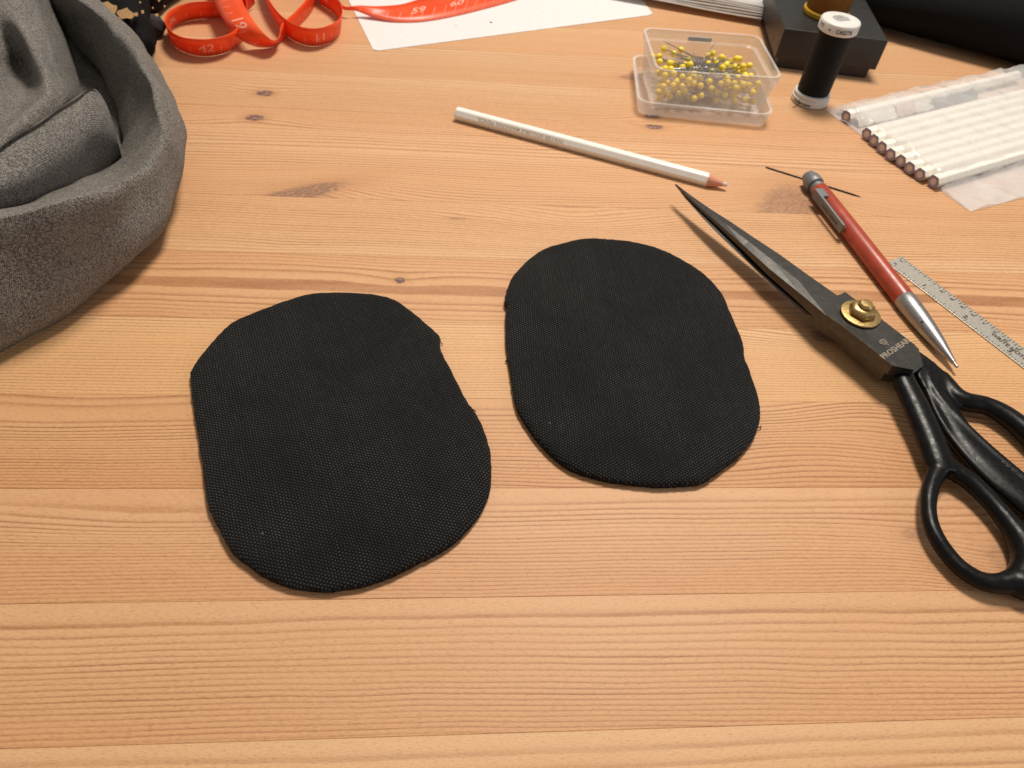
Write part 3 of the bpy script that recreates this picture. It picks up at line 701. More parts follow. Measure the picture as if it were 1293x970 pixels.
# stations: (bottom edge px, py, z), (top edge px, py, z)
tape_st = [((322, 4, 4), (318, -14, 15)), ((312, 14, 1), (310, -5, 14)), ((296, 22, 0.4), (294, 5, 13.5)), ((270, 23, 0.4), (268, 2, 14.5)), ((240, 26, 0.4), (236, 4, 14.5)),
           ((219, 35, 0.4), (213, 15, 14.5)), ((215, 50, 0.4), (209, 30, 14.5)), ((229, 64, 0.4), (224, 45, 14.5)), ((256, 71, 0.4), (254, 50, 14.5)), ((283, 67, 0.6), (282, 46, 14.5)),
           ((300, 58, 0.4), (298, 37, 14.5)), ((312, 42, 0.4), (310, 22, 14.5)), ((313, 22, 0.4), (311, 2, 14.5)), ((302, -6, 3), (300, -26, 16)), ((276, -30, 9), (284, -44, 20)),
           ((262, -16, 14), (294, -28, 20)), ((272, 6, 16), (304, -3, 21)), ((284, 28, 15), (316, 20, 20)), ((301, 48, 8), (331, 40, 16)), ((322, 58.5, 2), (344, 51, 11)), ((343, 59, 0.4), (353, 47, 9)),
           ((360, 49, 0.4), (356, 31, 12)), ((377, 33, 0.4), (373, 15, 13)), ((393, 15, 0.4), (389, -4, 14)), ((400, -8, 0.4), (397, -28, 14)), ((380, -30, 0.4), (376, -52, 14)), ((350, -28, 0.5), (344, -50, 14.5)),
           ((337, -8, 0.6), (330, -32, 14.5)), ((340, 12, 0.6), (334, -12, 14.5)), ((352, 34, 0.5), (347, 11, 14.5)), ((369, 50, 0.4), (366, 28, 14.5)), ((391, 58, 0.4), (390, 36, 14.5)), ((413, 55, 0.4), (413, 33, 14.5)),
           ((428, 44, 0.4), (430, 22, 14.5)), ((429, 28, 0.4), (431, 5, 14.5)), ((418, 14, 0.4), (418, -8, 14.5)), ((404, 4, 0.4), (401, -20, 14.5)), ((408, -8, 1), (405, -30, 14.5)), ((422, 2, 4), (423, -8, 10)), ((434, 12, 5), (434, 8, 8)),
           ((450, 14, 5), (452, 7, 8)), ((472, 22, 2.5), (478, 8, 7)), ((500, 28, 0.9), (510, 5, 5)), ((535, 27, 0.9), (545, -6, 3)), ((575, 20, 0.9), (588, -14, 2)), ((612, 11, 0.9), (628, -24, 1.6)), ((648, 1, 0.9), (668, -36, 1.6)), ((700, -16, 0.9), (722, -54, 1.4))]
nb2 = 6
eB = catmull([P(*s[0]) for s in tape_st], nb2); eT = catmull([P(*s[1]) for s in tape_st], nb2)
T0 = P(320, 40); arc = [0.0]
for k in range(1, len(eB)): arc.append(arc[-1]+(((eB[k]+eT[k])-(eB[k-1]+eT[k-1]))/2).length)
tm = empty('tape_measure', T0); tag(tm, 'loosely coiled red sewing tape measure with pale printed numbers', 'tape measure')
rows, uvs, rows2 = [], [], []
for k in range(len(eB)):
    d = (eB[min(k+1, len(eB)-1)]-eB[max(k-1, 0)]); w = eT[k]-eB[k]; nn = d.cross(w).normalized()*0.22
    rows.append([eB[k].lerp(eT[k], f)-T0 for f in (0, .33, .66, 1)]); uvs.append([(arc[k], f) for f in (0, .33, .66, 1)])
ob = MB().grid(rows, uvs=uvs).build('ribbon', M['tape'], tm, smooth=180)
sm = ob.modifiers.new('sol', 'SOLIDIFY'); sm.thickness = 0.4*MM; sm.offset = 0
def tape_text(s, station, size, vc=0.5, side=1, flip=1, rot=False):
    k = station*nb2; a0 = interp(arc, k); vs, fs = text_geo(s, size, 0.012); q = MB(); pts = []
    for x, y in vs:
        if rot: x, y = -y, x
        a = a0+x*flip; kk = np.interp(a, arc, range(len(arc))); i = min(int(kk), len(arc)-2); t = kk-i
        B = eB[i].lerp(eB[i+1], t); Tt = eT[i].lerp(eT[i+1], t); w = Tt-B
        nrm = (eB[i+1]-eB[i]).cross(w).normalized()*(0.32*side)
        pts.append(B+w*(vc+y/w.length)+nrm-T0)
    q.add(pts, fs).build('printed_number', M['tape_print'], tm)
def facing(station):
    k = int(station*nb2); B, B2, T_ = eB[k], eB[k+1], eT[k]; nrm = (B2-B).cross(T_-B); return 1 if nrm.dot(Vector((0, 0, CAM_H))-B) > 0 else -1
for s, st, sz, fl, rot in (('42', 8.2, 10.0, 1, False), ('19', 17.2, 11, 1, False), ('18', 15.7, 10, 1, False), ('11', 31.6, 9.5, 1, False), ('10', 29.2, 7, 1, False), ('12', 33.5, 7, 1, False), ('59', 42.7, 13, 1, False), ('60', 43.9, 13, 1, False), ('24', 5.0, 7, -1, False), ('14', 35.4, 6.5, -1, False)):
    sd_ = facing(st); tape_text(s, st, sz, 0.46, sd_, fl, rot)

# ------------------------------------------------------------------ paper sheets
def sheet(name, pxs, mat, label, cat, z=0.35, th=0.3):
    pts = [P(x, y, 0) for x, y in pxs]; o = pts[0]
    top = [Vector((q.x-o.x, q.y-o.y, z)) for q in pts]
    ob = MB().prism(top, [Vector((q.x, q.y, z-th)) for q in top]).build(name, mat, None); ob.location = Vector((o.x, o.y, 0))*MM
    return tag(ob, label, cat)
sheet('paper_sheet', [(478, 64.5), (471, 63), (436, -8), (395, -90), (700, -130), (800, -14), (824, 17.5), (818, 20)], M['paper'], 'blank white paper sheet under the straight end of the tape measure', 'paper')
# small pencil marks on it are the sheet's own parts
ps_ = bpy.data.objects['paper_sheet']
for (x, y, r_) in ((620, 29, 1.1), (576, 33, 0.6)):
    c_ = P(x, y, 0)-Vector(ps_.location)*1000
    MB().lathe([(0, 0.42), (r_, 0.42), (r_*1.1, 0.40)], 9).build('pencil_mark', M['grey_metal'], ps_).location = Vector((c_.x, c_.y, 0))*MM

# ------------------------------------------------------------------ plastic pin box standing in its own lid
yaw = R(6)
ctr = Vector((102.5, 484.5, 0))
def rrect(hx, hy, r, z, n=6):
    out = []
    for cx_, cy_, a in ((hx-r, hy-r, 0), (-hx+r, hy-r, 90), (-hx+r, -hy+r, 180), (hx-r, -hy+r, 270)):
        for k in range(n+1):
            t = R(a+90*k/n); out.append(Vector((cx_+r*math.cos(t), cy_+r*math.sin(t), z)))
    return out
def shell(name, prof, mat, par, smooth=40):
    q = MB(); q.grid([rrect(*p) for p in prof], closed_v=True); return q.build(name, mat, par, smooth=smooth)
BX, BY = 39.0, 30.0
lid = empty('shallow_tray', (100.5, 479.5, 0), R(1.5)); tag(lid, 'shallow frosted plastic tray under the clear pin box', 'tray')
q = MB(); q.grid([rrect(BX-6, BY-6, 3, 0.5), rrect(BX+1.5, BY+1.5, 6, 0.5), rrect(BX+2.6, BY+2.6, 7, 2.0), rrect(BX+3.2, BY+3.2, 7, 8.6), rrect(BX+4.2, BY+4.2, 8, 8.9), rrect(BX+4.2, BY+4.2, 8, 9.8), rrect(BX+2.4, BY+2.4, 7, 9.8), rrect(BX+1.8, BY+1.8, 6, 2.2)], closed_v=True)
n_ = 28; q.f.append(tuple(range(n_))); q.build('tray_shell', M['pp'], lid, smooth=35)
pbx = empty('pin_box', (ctr.x, ctr.y, 0), yaw); tag(pbx, 'clear rectangular plastic box full of yellow headed pins', 'box')
H0, H1 = 2.4, 28.5
q = MB(); q.grid([rrect(BX-8, BY-8, 3, H0), rrect(BX-4.0, BY-4.0, 5, H0), rrect(BX-3.0, BY-3.0, 5, H0+1), rrect(BX-0.9, BY-0.9, 6, 18), rrect(BX-0.6, BY-0.6, 6, 21.5), rrect(BX+0.8, BY+0.8, 7, 22), rrect(BX+1.0, BY+1.0, 7, H1)], closed_v=True)
q.f.append(tuple(range(n_))); q.build('outer_wall', M['pp'], pbx, smooth=35)
q = MB(); q.grid([rrect(BX+1.0, BY+1.0, 7, H1), rrect(BX-0.6, BY-0.6, 6, H1), rrect(BX-1.0, BY-1.0, 6, 22), rrect(BX-2.0, BY-2.0, 6, 21.2), rrect(BX-4.0, BY-4.0, 5, H0+1.2)], closed_v=True); q.build('inner_wall', M['pp'], pbx, smooth=35)
MB().box(-8, 8, BY-1.6, BY-0.8, 22.6, 25.4).build('hinge_slot', plain('hinge_shade', (0.42, 0.43, 0.44), 0.4), pbx, bevel=0.3)
for s_ in (-1, 1):
    MB().box(*sorted((s_*10, s_*34)), BY-0.9, BY-0.3, 25.4, 26.0).build('moulded_rib', M['pp'], pbx, bevel=0.2)
# the pins: one ball head and one shaft each, as individuals
hd = MB(); hd.lathe([(0.01, -2.1)]+[(2.1*math.sin(math.pi*k/8), -2.1*math.cos(math.pi*k/8)) for k in range(1, 8)]+[(0.01, 2.1)], 14)
sf = MB(); sf.tube([(0, 0, 1.4), (0, 0, 31), (0, 0, 34)], [0.32, 0.32, 0.04], 6)
first = None; rs = random.Random(11); heads = []
for k in range(146):
    for _ in range(60):
        g = rs.random()
        if g < 0.42: x = rs.uniform(-BX+7, -4)
        elif g < 0.86: x = rs.uniform(3, BX-7)
        else: x = rs.uniform(-BX+7, BX-7)
        y = rs.uniform(-BY+7, BY-7)
        if rs.random() < 0.5: y = -BY+6.9+abs(rs.gauss(0, 5))
        z = H0+3.3+rs.random()**1.3*(13.5-0.08*abs(x))
        if k > 108: z = rs.uniform(15, 20)
        y = max(-BY+6.9, min(BY-6.9, y))
        if all((x-a)**2+(y-b_)**2+(z-c_)**2 > 18 for a, b_, c_ in heads): break
    heads.append((x, y, z))
    # shaft aims towards the other end of the box, kept inside the walls
    tx = -x*rs.uniform(0.2, 1.1)+rs.uniform(-12, 12); ty = rs.uniform(-BY+8, BY-8); tz = max(H0+2.6, z*rs.uniform(0.4, 1.25))
    d = Vector((tx-x, ty-y, tz-z))
    if d.length < 5: d = Vector((-math.copysign(20, x), 3, 0.5))
    d = d.normalized()
    for _ in range(40):
        e = Vector((x, y, z))+d*34
        if abs(e.x) < BX-7 and abs(e.y) < BY-7 and H0+2.2 < e.z < 27: break
        if abs(e.y) >= BY-7: d.y *= 0.8
        if e.z <= H0+2.2: d.z = abs(d.z)*0.5+0.01
        if e.z >= 27: d.z *= 0.7
        if abs(e.x) >= BX-7: d.x *= 0.85 if x*d.x < 0 else -1
        d.normalize()
    if first is None:
        pin = bpy.data.objects.new('pin', None); col.objects.link(pin); pin.empty_display_size = 0.005
        h_ = hd.build('head', M['pin_head'], pin, smooth=180); s_ = sf.build('shaft', M['pin_steel'], pin, smooth=50)
        first = (pin, h_, s_)
    else:
        pin = first[0].copy(); col.objects.link(pin)
        for c_ in first[1:]:
            cc = c_.copy(); col.objects.link(cc); cc.parent = pin
    rot = Matrix.Rotation(yaw, 4, 'Z')
    w = rot @ Vector((x, y, z)); dd = (rot.to_3x3() @ d)
    pin.location = (w+Vector((ctr.x, ctr.y, 0)))*MM
    pin.rotation_mode = 'QUATERNION'; pin.rotation_quaternion = dd.to_track_quat('Z', 'Y')
    tag(pin, 'yellow ball-headed sewing pin heaped in the clear plastic box', 'pin', 'yellow pins in the plastic box')

# ------------------------------------------------------------------ black thread spool
sc_ = P(1021.5, 128, 0)
sp = empty('thread_spool', (sc_.x, sc_.y, 0)); tag(sp, 'tall spool of black thread with white ends standing by the pin box', 'thread spool', 'thread spools')
SR = 12.3
MB().lathe([(0, 0.1), (SR-1.0, 0.1), (SR, 0.8), (SR, 4.0), (SR-0.6, 4.6), (SR-1.2, 4.7), (SR-1.4, 5.4), (SR-0.5, 5.9), (SR-0.6, 6.9), (SR-1.6, 7.3), (9, 7.3)], 48).build('base_flange', M['spool_white'], sp, smooth=40)
MB().lathe([(9, 7.2), (10.0, 7.4), (10.5, 8.4), (10.6, 20), (10.7, 34), (10.5, 46), (10.0, 47.4), (8, 47.6)], 64).build('thread_winding', M['black_thread'], sp, smooth=60)
MB().lathe([(8, 47.4), (SR-0.6, 47.4), (SR, 48.0), (SR, 53.2), (SR-0.5, 53.9), (SR-1.4, 54.2), (0, 54.2)], 64).build('top_flange', M['spool_white'], sp, smooth=40)
camdir = math.atan2(-sc_.y, -sc_.x)
def wrap_text(s, size, zc, a0, rad, mat='dark_mark', wid=None):
    vs, fs = text_geo(s, size); kx = 1 if not wid else wid/(max(v[0] for v in vs)-min(v[0] for v in vs))
    MB().add([(rad*math.cos(a0+x*kx/rad), rad*math.sin(a0+x*kx/rad), zc+y) for x, y in vs], fs).build('lettering', M[mat], sp)
wrap_text('CA02776', 3.4, 50.4, camdir+0.40, SR+0.08, wid=10.5); wrap_text('777', 3.4, 50.7, camdir-0.95, SR+0.08); wrap_text('\u2022', 4, 50.2, camdir-0.35, SR+0.08)
wrap_text('G\u00fctermann', 2.8, 2.4, camdir-0.35, SR+0.08)
rs = random.Random(3); q = MB()
for r_ in range(7):                              # crowded small print on the top disc
    y0 = 4.2-r_*1.25; hw = math.sqrt(max(0.1, 5.2**2-y0*y0)); x = -hw
    while x < hw:
        w_ = rs.uniform(0.3, 0.9); q.add([(x, y0, 54.3), (x+w_, y0+rs.uniform(-.1, .1), 54.3), (x+w_, y0+0.75, 54.3), (x, y0+0.75, 54.3)], [(0, 1, 2, 3)]); x += w_+rs.uniform(0.15, 0.5)
pr = q.build('small_print', M['grey_metal'], sp, weld=False); pr.rotation_euler = (0, 0, 0.5)
ts = MB(); ts.tube(catmull([(0, -SR-0.1, 5), (0.3, -SR-0.5, 2), (-0.2, -SR-1.5, 0.4), (0.6, -SR-6, 0.3)], 4), 0.18, 5)
to = ts.build('thread_tail', M['black_thread'], sp, smooth=180); to.rotation_euler = (0, 0, camdir+math.pi/2-0.5)

# ------------------------------------------------------------------ black card box and the ochre spool on it
bl = P(991, 36, 28); br = P(1122, 52, 28); bd = (br-bl); byaw = math.atan2(bd.y, bd.x); BW = bd.length
box = empty('card_box', (bl.x, bl.y, 0), byaw); tag(box, 'black lidded card box behind the black thread spool', 'box')
BD = 88.0
MB().box(3.0, BW-3.4, 2.4, BD-2.4, 0.1, 9.5).build('box_base', M['box_card'], box, bevel=0.4)
MB().box(0, BW, 0, BD, 7.5, 28).build('box_lid', M['box_card'], box, bevel=0.5)
oc = P(1042, 18, 28)
os_ = empty('thread_spool', (oc.x, oc.y, 28.2)); tag(os_, 'ochre orange thread spool with yellow base standing on the black box', 'thread spool', 'thread spools')
MB().lathe([(0, 0), (15.6, 0), (16.2, 0.6), (16.2, 3.0), (15.4, 3.8), (10, 3.8)], 48).build('base_flange', M['spool_yellow'], os_, smooth=40)
MB().lathe([(10, 3.7), (14.4, 4.0), (15.0, 5.2), (14.6, 30), (12.5, 44), (6, 46)], 64).build('thread_winding', M['ochre_thread'], os_, smooth=60)
MB().lathe([(5, 45), (7, 45), (7.3, 46), (7.3, 50), (6.5, 51), (0, 51)], 32).build('top_cap', M['spool_yellow'], os_, smooth=40)

# ------------------------------------------------------------------ bag of white pencils
e1, e2 = P(1178, 231, 3.7), P(1068, 149, 3.7)            # pencil ends along the bag
bdv = (P(1293, 197, 3.7)-e1).normalized(); across = (e2-e1); cw = across-bdv*across.dot(bdv)
ords = ['nearest the front edge', 'second from the front edge', 'third from the front edge', 'fourth from the front edge', 'fifth from the front edge', 'sixth from the front edge', 'seventh from the front edge', 'eighth from the front edge', 'at the far edge']
ends = [(1178, 230), (1161, 221), (1148, 213), (1137, 204), (1124, 196), (1113, 187), (1103, 178), (1094, 170), (1068, 148)]
proto = None
for k, (x, y) in enumerate(ends):
    c_ = P(x, y, 3.9)
    if proto is None:
        root = bpy.data.objects.new('white_pencil', None); col.objects.link(root); root.empty_display_size = 0.01
        q = MB(); Xv = Vector((1, 0, 0)); z0 = Vector((0, 0, 3.9))
        q.grid([hexring(z0, 4.1, Xv, 6), hexring(z0+Xv*175, 4.1, Xv, 6)], closed_v=True); q.f.append((6, 7, 8, 9, 10, 11))
        b1 = q.build('barrel', M['cream_lacquer'], root, bevel=0.7, smooth=20)
        q = MB(); q.grid([hexring(z0-Xv*0.05, 3.5, Xv, 24), hexring(z0-Xv*0.1, 1.9, Xv, 24)], closed_v=True); b2 = q.build('cut_end', M['violet_wood'], root)
        q = MB(); q.grid([hexring(z0-Xv*0.1, 1.95, Xv, 16), hexring(z0-Xv*0.15, 0.05, Xv, 16)], closed_v=True); b3 = q.build('lead', M['white_lead'], root)
        proto = (root, b1, b2, b3); r_ = root
    else:
        r_ = proto[0].copy(); col.objects.link(r_)
        for c2 in proto[1:]:
            n2 = c2.copy(); col.objects.link(n2); n2.parent = r_
    r_.location = Vector((c_.x, c_.y, 0.3))*MM
    r_.rotation_euler = (0, 0, math.atan2(bdv.y, bdv.x)+(0.0 if k else 0.006)+(k-4)*0.001)
    tag(r_, 'white pencil with mauve end inside the clear plastic bag, '+ords[k], 'pencil', 'white pencils')
# folded printed card with a dark end, between the far pencil and the others
ca = P(1080, 158, 1.0); cdv = bdv; cn = Vector((-cdv.y, cdv.x, 0))
card = empty('folded_card', (ca.x, ca.y, 0), math.atan2(cdv.y, cdv.x)); tag(card, 'crumpled grey wrapped card with dark end among the bagged pencils', 'card')
def crumple(x0, x1, wy, z0, seed, nx=26, ny=8):
    rows = []
    for i in range(nx+1):
        x = x0+(x1-x0)*i/nx; row = []
        for j in range(ny+1):
            y = -3.0+wy*j/ny
            z = z0+4.6*max(0.0, math.sin(math.pi*j/ny))**0.7+0.7*math.sin(x*0.33+seed+y*0.5)*math.sin(y*0.6+seed)+0.5*math.sin(x*0.8-y*1.1)
            row.append((x, y, max(0.5, z)))
        rows.append(row)
    return MB().grid(rows)
crumple(0, 72, 21, 1.2, 1).build('white_wrap', M['grey_paper'], card, smooth=180)
crumple(70, 118, 20, 1.0, 2).build('dark_end', plain('slate_card', (0.10, 0.105, 0.11), 0.5, 0, 0.2, 0.1, 0.05), card, smooth=180)
crumple(36, 54, 16, 2.0, 1, 16).build('pink_print', plain('pink_print', (0.50, 0.36, 0.35), 0.6, 0, 0.2, 0.3), card, smooth=180)
# the film: upper sheet draped over the pencils, lower sheet on the table
pbag = [P(1043, 141), P(1225, 268)]
bo = P(1043, 141); bA = (P(1225, 268)-bo)
bl_ = (P(1293, 96)-bo).normalized(); bag = empty('plastic_bag', (bo.x, bo.y, 0)); tag(bag, 'clear cellophane bag holding the white pencils', 'bag')
e1l, e2l = P(1178, 231)-bo, P(1068, 149)-bo
def bagz(q):
    """height of the film above the table: over the pencils it rests on them"""
    s = (q-e1l).dot(cw.normalized())/cw.length; t = (q-e1l).dot(bdv)-across.dot(bdv)*s
    up = min(1, max(0, (s+0.14)/0.14))*min(1, max(0, (1.20-s)/0.20))*min(1, max(0, (t+5.5)/5.5))
    up = up*up*(3-2*up)
    wr_ = 0.4*math.sin(q.x*0.16+q.y*0.23)+0.35*math.sin(q.x*0.35-q.y*0.12+1)+1.3*max(0.0, 1-abs(((q.x*0.035-q.y*0.02+0.15*math.sin(q.y*0.1)) % 1.0)-0.5)*9)+0.9*max(0.0, 1-abs(((q.x*0.021+q.y*0.052) % 1.0)-0.5)*11)
    return 1.0+8.0*up+max(-0.5, wr_)
d2 = P(1293, 250)-P(1225, 268); d2.normalize()
rows, low = [], []
for i in range(61):
    dl = 200*i/60; row = []; rl_ = []
    for j in range(41):
        f = j/40; q_ = bA*f + (bl_.lerp(d2, f)).normalized()*dl
        row.append(Vector((q_.x, q_.y, bagz(q_)))); rl_.append(Vector((q_.x, q_.y, 0.25)))
    rows.append(row); low.append(rl_)
MB().grid(rows).build('upper_film', M['film'], bag, smooth=180)
MB().grid([r_[::8] for r_ in low[::12]]).build('lower_film', M['film'], bag)
MB().tube([r_[0]+Vector((0, 0, 0.2)) for r_ in rows], 0.5, 6).build('folded_edge', M['film'], bag, smooth=180)

# ------------------------------------------------------------------ rolled black cloth and papers at the back
ra_, rb_ = P(1112, 44), P(1288, 93); rdv = (rb_-ra_).normalized(); rn = Vector((-rdv.y, rdv.x, 0))
RR = 27.0
base = ra_-rdv*70+rn*RR*0.75
ro = empty('rolled_cloth', (base.x, base.y, 0)); tag(ro, 'thick roll of black cloth behind the card box', 'cloth roll')
rows = []; rs = random.Random(9)
for i in range(30):
    s = 330*i/29; row = []
    for k in range(40):
        t = 2*math.pi*k/40
        r_ = RR*(1+0.05*math.sin(2*t+s*0.02)+0.03*math.sin(5*t+s*0.05))
        zz = RR*0.92+0.92*r_*math.sin(t)
        row.append(rdv*s+rn*(r_*math.cos(t))+Vector((0, 0, max(0.2, zz))))
    rows.append(row)
q = MB(); q.grid(rows, closed_v=True); q.f.append(tuple(range(40))); q.f.append(tuple(29*40+39-k for k in range(40)))
q.build('outer_layer', M['black_felt'], ro, smooth=60)
pth = []
for k in range(60):
    t = k*0.35; r_ = 3+k*0.36; pth.append(rdv*331+rn*(r_*math.cos(t))+Vector((0, 0, RR*0.92+r_*math.sin(t))))
MB().tube(pth, 0.8, 5).build('rolled_end', M['black_felt'], ro, smooth=180)
# white paper strip curling up behind the roll
q = MB(); rows = []
for i in range(20):
    s = 20+330*i/19; row = []
    for j in range(8):
        a = R(20+j*14); row.append(rdv*s+rn*(RR+2.2)*math.cos(a)*1.08+Vector((0, 0, RR*0.95+(RR+2.0)*math.sin(a)*(0.72+0.16*i/19))))
    rows.append(row)
pc_ = q.grid(rows).build('paper_sheet', M['paper'], None, smooth=180); pc_.location = Vector((base.x, base.y, 0))*MM+rn*(6*MM)
sm = pc_.modifiers.new('sol', 'SOLIDIFY'); sm.thickness = 0.3*MM
tag(pc_, 'white sheet edge curling up behind the black cloth roll', 'paper')
# stack of pale leaflets, its front edge raised above the table
fa, fb = P(878, 0, 11), P(966, 15.5, 11); fd = (fb-fa).normalized(); fn = Vector((-fd.y, fd.x, 0))
bk = empty('leaflet_stack', (fb.x, fb.y, 0), math.atan2(fd.y, fd.x)); tag(bk, 'stack of pale grey leaflets left of the black card box', 'leaflets')
rs = random.Random(8)
for k in range(6):
    off = rs.uniform(-1.5, 1.5); z = 6.2+k*1.5
    rows = []
    for i in range(16):
        x = -150+150*i/15+off
        rows.append([(x, -0.0+k*0.9+rs.uniform(-.1, .1)+y, z+0.5*math.sin(x*0.05+k)+(0.02*y)) for y in (0, 20, 60, 120)])
    lf = MB().grid(rows).build('leaflet', M['grey_paper'] if k % 2 else M['paper'], bk, smooth=180)
    md = lf.modifiers.new('sol', 'SOLIDIFY'); md.thickness = 0.9*MM
MB().box(-140, -10, 14, 110, 0.1, 5.9).build('closed_booklet', M['grey_paper'], bk, bevel=0.4)

# ------------------------------------------------------------------ grey knit cloth heaped at the left
KO = P(60, 260)
kn = MB()
def kpath(pts, n=8):
    w = [P(x, y, z) for x, y, z, *_ in pts]; ps = catmull(w, n); rad = [interp([p[3] for p in pts], k/n) for k in range(len(ps))]
    return ps, rad
def kgrid(ctrl, nu=10, nv=10, seed=0.0, amp=1.0):
    """cloth patch through a net of control points (photo position, height)"""
    cr = [[P(*c) for c in row] for row in ctrl]
    rows = [catmull(r_, nv) for r_ in cr]; cols = list(zip(*rows)); cols = [catmull(list(c), nu) for c in cols]
    g = [list(r_) for r_ in zip(*cols)]
    nr, nc = len(g), len(g[0]); V = [0.0]*nc; uvs = []; out = []
    for i, r_ in enumerate(g):
        L = 0; uv = []; o_ = []
        for j, q in enumerate(r_):
            if j: L += (q-r_[j-1]).length
            if i: V[j] += (q-g[i-1][j]).length
            w = Vector((math.sin(q.y*0.09+seed)*math.sin(q.z*0.12+q.x*0.06), math.sin(q.x*0.10+q.z*0.07+seed), math.sin(q.x*0.085+q.y*0.07+seed)))
            w += 0.5*Vector((math.sin(q.y*0.21+2*seed), math.sin(q.x*0.23+seed), math.sin(q.x*0.19-q.y*0.24+seed)))
            o = q+w*amp
            o.z = max(0.3, o.z)
            uv.append((L, V[j])); o_.append(o-KO)
        uvs.append(uv); out.append(o_)
    kn.grid(out, uvs=uvs)
# outer rolled edge: contact line, bulge, face, crest, drop behind the crest, valley
kgrid([[(-120, 505, 0), (0, 447, 0), (85, 395, 0), (160, 340, 0), (203, 285, 0), (216, 215, 0), (202, 140, 0), (165, 75, 0), (110, 15, 0), (40, -70, 0)],
       [(-120, 474, 12), (0, 424, 13), (95, 375, 13), (178, 312, 14), (223, 250, 16), (234, 192, 18), (221, 130, 20), (184, 62, 22), (124, 2, 24), (50, -85, 26)],
       [(-120, 375, 38), (0, 338, 38), (90, 308, 36), (165, 266, 33), (208, 218, 32), (221, 172, 34), (205, 112, 37), (167, 48, 40), (104, -12, 43), (30, -95, 46)],
       [(-120, 300, 55), (0, 281, 53), (80, 264, 51), (155, 237, 46), (194, 200, 41), (206, 158, 42), (190, 102, 45), (151, 40, 48), (86, -18, 52), (10, -105, 54)],
       [(-120, 285, 56), (0, 269, 54), (80, 252, 52), (152, 226, 46), (186, 192, 40), (196, 152, 40), (178, 100, 42), (138, 40, 46), (74, -18, 50), (0, -105, 53)],
       [(-120, 282, 46), (0, 264, 42), (80, 247, 40), (148, 221, 36), (174, 188, 31), (176, 148, 30), (156, 98, 31), (116, 40, 35), (58, -15, 42), (-10, -105, 46)],
       [(-120, 262, 24), (0, 245, 20), (80, 228, 18), (138, 204, 14), (156, 178, 14), (148, 140, 14), (124, 92, 16), (84, 42, 20), (30, -15, 26), (-40, -105, 32)]], 8, 8, 0.4, 1.1)
# inner folded flap with a crisp upper edge
kgrid([[(-90, 235, 20), (0, 190, 22), (60, 150, 24), (104, 118, 22), (122, 120, 16), (138, 140, 8)],
       [(-90, 238, 53), (0, 189, 56), (60, 150, 56), (108, 114, 53), (124, 119, 44), (138, 150, 26)],
       [(-90, 240, 54), (0, 190.5, 57), (60, 151.5, 57), (110, 116, 54), (128, 124, 44), (142, 158, 26)],
       [(-85, 262, 52), (5, 214, 55), (68, 175, 54), (118, 138, 50), (138, 148, 38), (150, 182, 22)],
       [(-80, 290, 44), (10, 244, 48), (75, 205, 46), (126, 170, 40), (146, 178, 28), (157, 206, 14)],
       [(-70, 340, 22), (20, 290, 26), (85, 250, 24), (132, 216, 16), (152, 214, 8), (162, 226, 3)]], 8, 8, 0.7, 0.6)
# lobe above it, hollow on its left
kgrid([[(74, -40, 18), (52, -38, 46), (36, -40, 55), (12, -38, 58), (-20, -30, 55), (-70, -20, 50)],
       [(80, 12, 18), (56, 8, 46), (40, 8, 53), (16, 12, 56), (-10, 20, 52), (-60, 30, 50)],
       [(90, 55, 16), (70, 50, 44), (55, 50, 51), (36, 54, 53), (16, 60, 40), (-50, 66, 50)],
       [(96, 92, 16), (79, 86, 42), (66, 86, 49), (48, 88, 51), (27, 90, 30), (-44, 100, 49)],
       [(98, 130, 16), (86, 124, 41), (72, 122, 48), (52, 120, 50), (30, 118, 38), (-40, 132, 48)],
       [(74, 168, 18), (60, 157, 42), (48, 154, 48), (28, 154, 50), (4, 158, 47), (-56, 176, 47)],
       [(34, 204, 18), (20, 190, 42), (6, 188, 48), (-12, 192, 50), (-44, 204, 47), (-96, 228, 46)]], 8, 8, 1.6, 0.6)
# cloth lying under the folds
kgrid([[(-200, -60, 30), (-60, -80, 30), (40, -40, 22), (110, 30, 8)], [(-220, 60, 26), (-60, 50, 22), (30, 70, 18), (140, 110, 8)],
       [(-240, 200, 26), (-70, 180, 24), (30, 170, 20), (175, 170, 6)], [(-260, 360, 18), (-100, 330, 18), (20, 290, 16), (190, 230, 4)]], 8, 8, 0.2)
ko = kn.build('knit_cloth', M['knit'], None, smooth=180, weld=False); ko.location = KO*MM
tag(ko, 'heap of soft grey melange knit fabric with rolled folds', 'cloth')

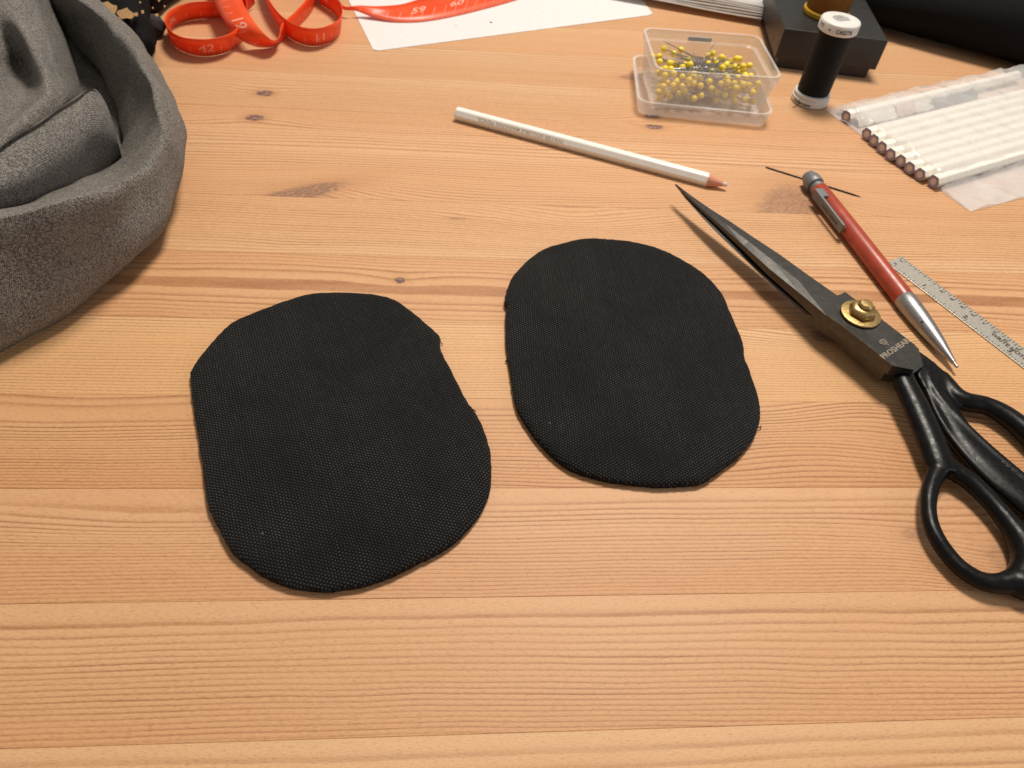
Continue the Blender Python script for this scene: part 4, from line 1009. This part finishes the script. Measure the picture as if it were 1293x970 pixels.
# ------------------------------------------------------------------ black patterned cloth and wool tuft behind the knit
bk_o = P(170, 20); q = MB(); rows = []
bc = empty('patterned_cloth', bk_o); tag(bc, 'black cloth with gold flecks behind the grey knit heap', 'cloth')
def lump(pts, flat=1.0, m=24):
    ps, rad = kpath(pts, 6); mb = MB(); rr_ = []
    for i, p in enumerate(ps):
        a = ps[max(i-1, 0)]; b_ = ps[min(i+1, len(ps)-1)]; t = (b_-a).normalized(); s = t.cross(Vector((0, 0, 1))).normalized(); u = s.cross(t)
        row = []
        for k in range(m):
            th_ = 2*math.pi*k/m; r_ = rad[i]*(1+0.07*math.sin(3*th_+i*0.4)+0.05*math.sin(i*0.9+th_))
            w = p+s*(r_*math.cos(th_))+u*(r_*flat*math.sin(th_)); w.z = max(0.3, w.z); row.append(w-bk_o)
        rr_.append(row)
    mb.grid(rr_, closed_v=True); mb.f.append(tuple(range(m))); mb.f.append(tuple(len(rr_)*m-1-k for k in range(m))); return mb
lump([(176, 66, 10, 8), (168, 52, 12, 13), (158, 32, 15, 17), (140, 8, 18, 22), (110, -30, 20, 26)]).build('front_fold', M['black_felt'], bc, smooth=180)
lump([(120, -50, 16, 18), (160, -22, 18, 18), (186, -24, 17, 17), (216, -44, 16, 17), (262, -74, 16, 18)]).build('back_fold', M['black_felt'], bc, smooth=180)
rs = random.Random(21)
def patch(px, py, z, w, h, seed):
    r2 = random.Random(seed); c_ = P(px, py, z); ring_ = []
    for k in range(14):
        t = 2*math.pi*k/14; f = r2.uniform(0.7, 1.15); ring_.append(P(px+w*f*math.cos(t), py+h*f*math.sin(t), z)-bk_o)
    to_cam = (Vector((0, 0, CAM_H))-c_).normalized()
    return MB().prism([p+to_cam*0.9 for p in ring_], [p-to_cam*3 for p in ring_])
for (px, py, z, w, h) in ((132, 11, 36, 18, 9), (158, 17, 31, 11, 8), (172, 18, 30, 3, 2.5), (180, 15, 33, 2.2, 2.8), (198, 19, 31, 2.6, 2.2), (177, 3, 35, 1.5, 1.3), (193, 10, 33, 1.2, 1.3), (208, 8, 33, 1.2, 1.6), (201, 1, 35, 1.6, 1.4)):
    patch(px, py, z, w, h, int(px)).build('gold_patch', M['gold_foil'], bc)
wo = P(198, 46); q = MB(); rows = []
for i in range(13):
    ph = math.pi*i/12; rows.append([((7.5+0.9*math.sin(5*t+i))*math.sin(ph)*math.cos(t), (6+0.7*math.sin(4*t+2*i))*math.sin(ph)*math.sin(t), 7.2-7.0*math.cos(ph)) for t in [2*math.pi*k/20 for k in range(20)]])
q.grid(rows, closed_v=True); wt = q.build('wool_tuft', M['wool'], None, smooth=180); wt.location = wo*MM
tag(wt, 'small dark grey wool tuft left of the red tape coil', 'wool tuft')
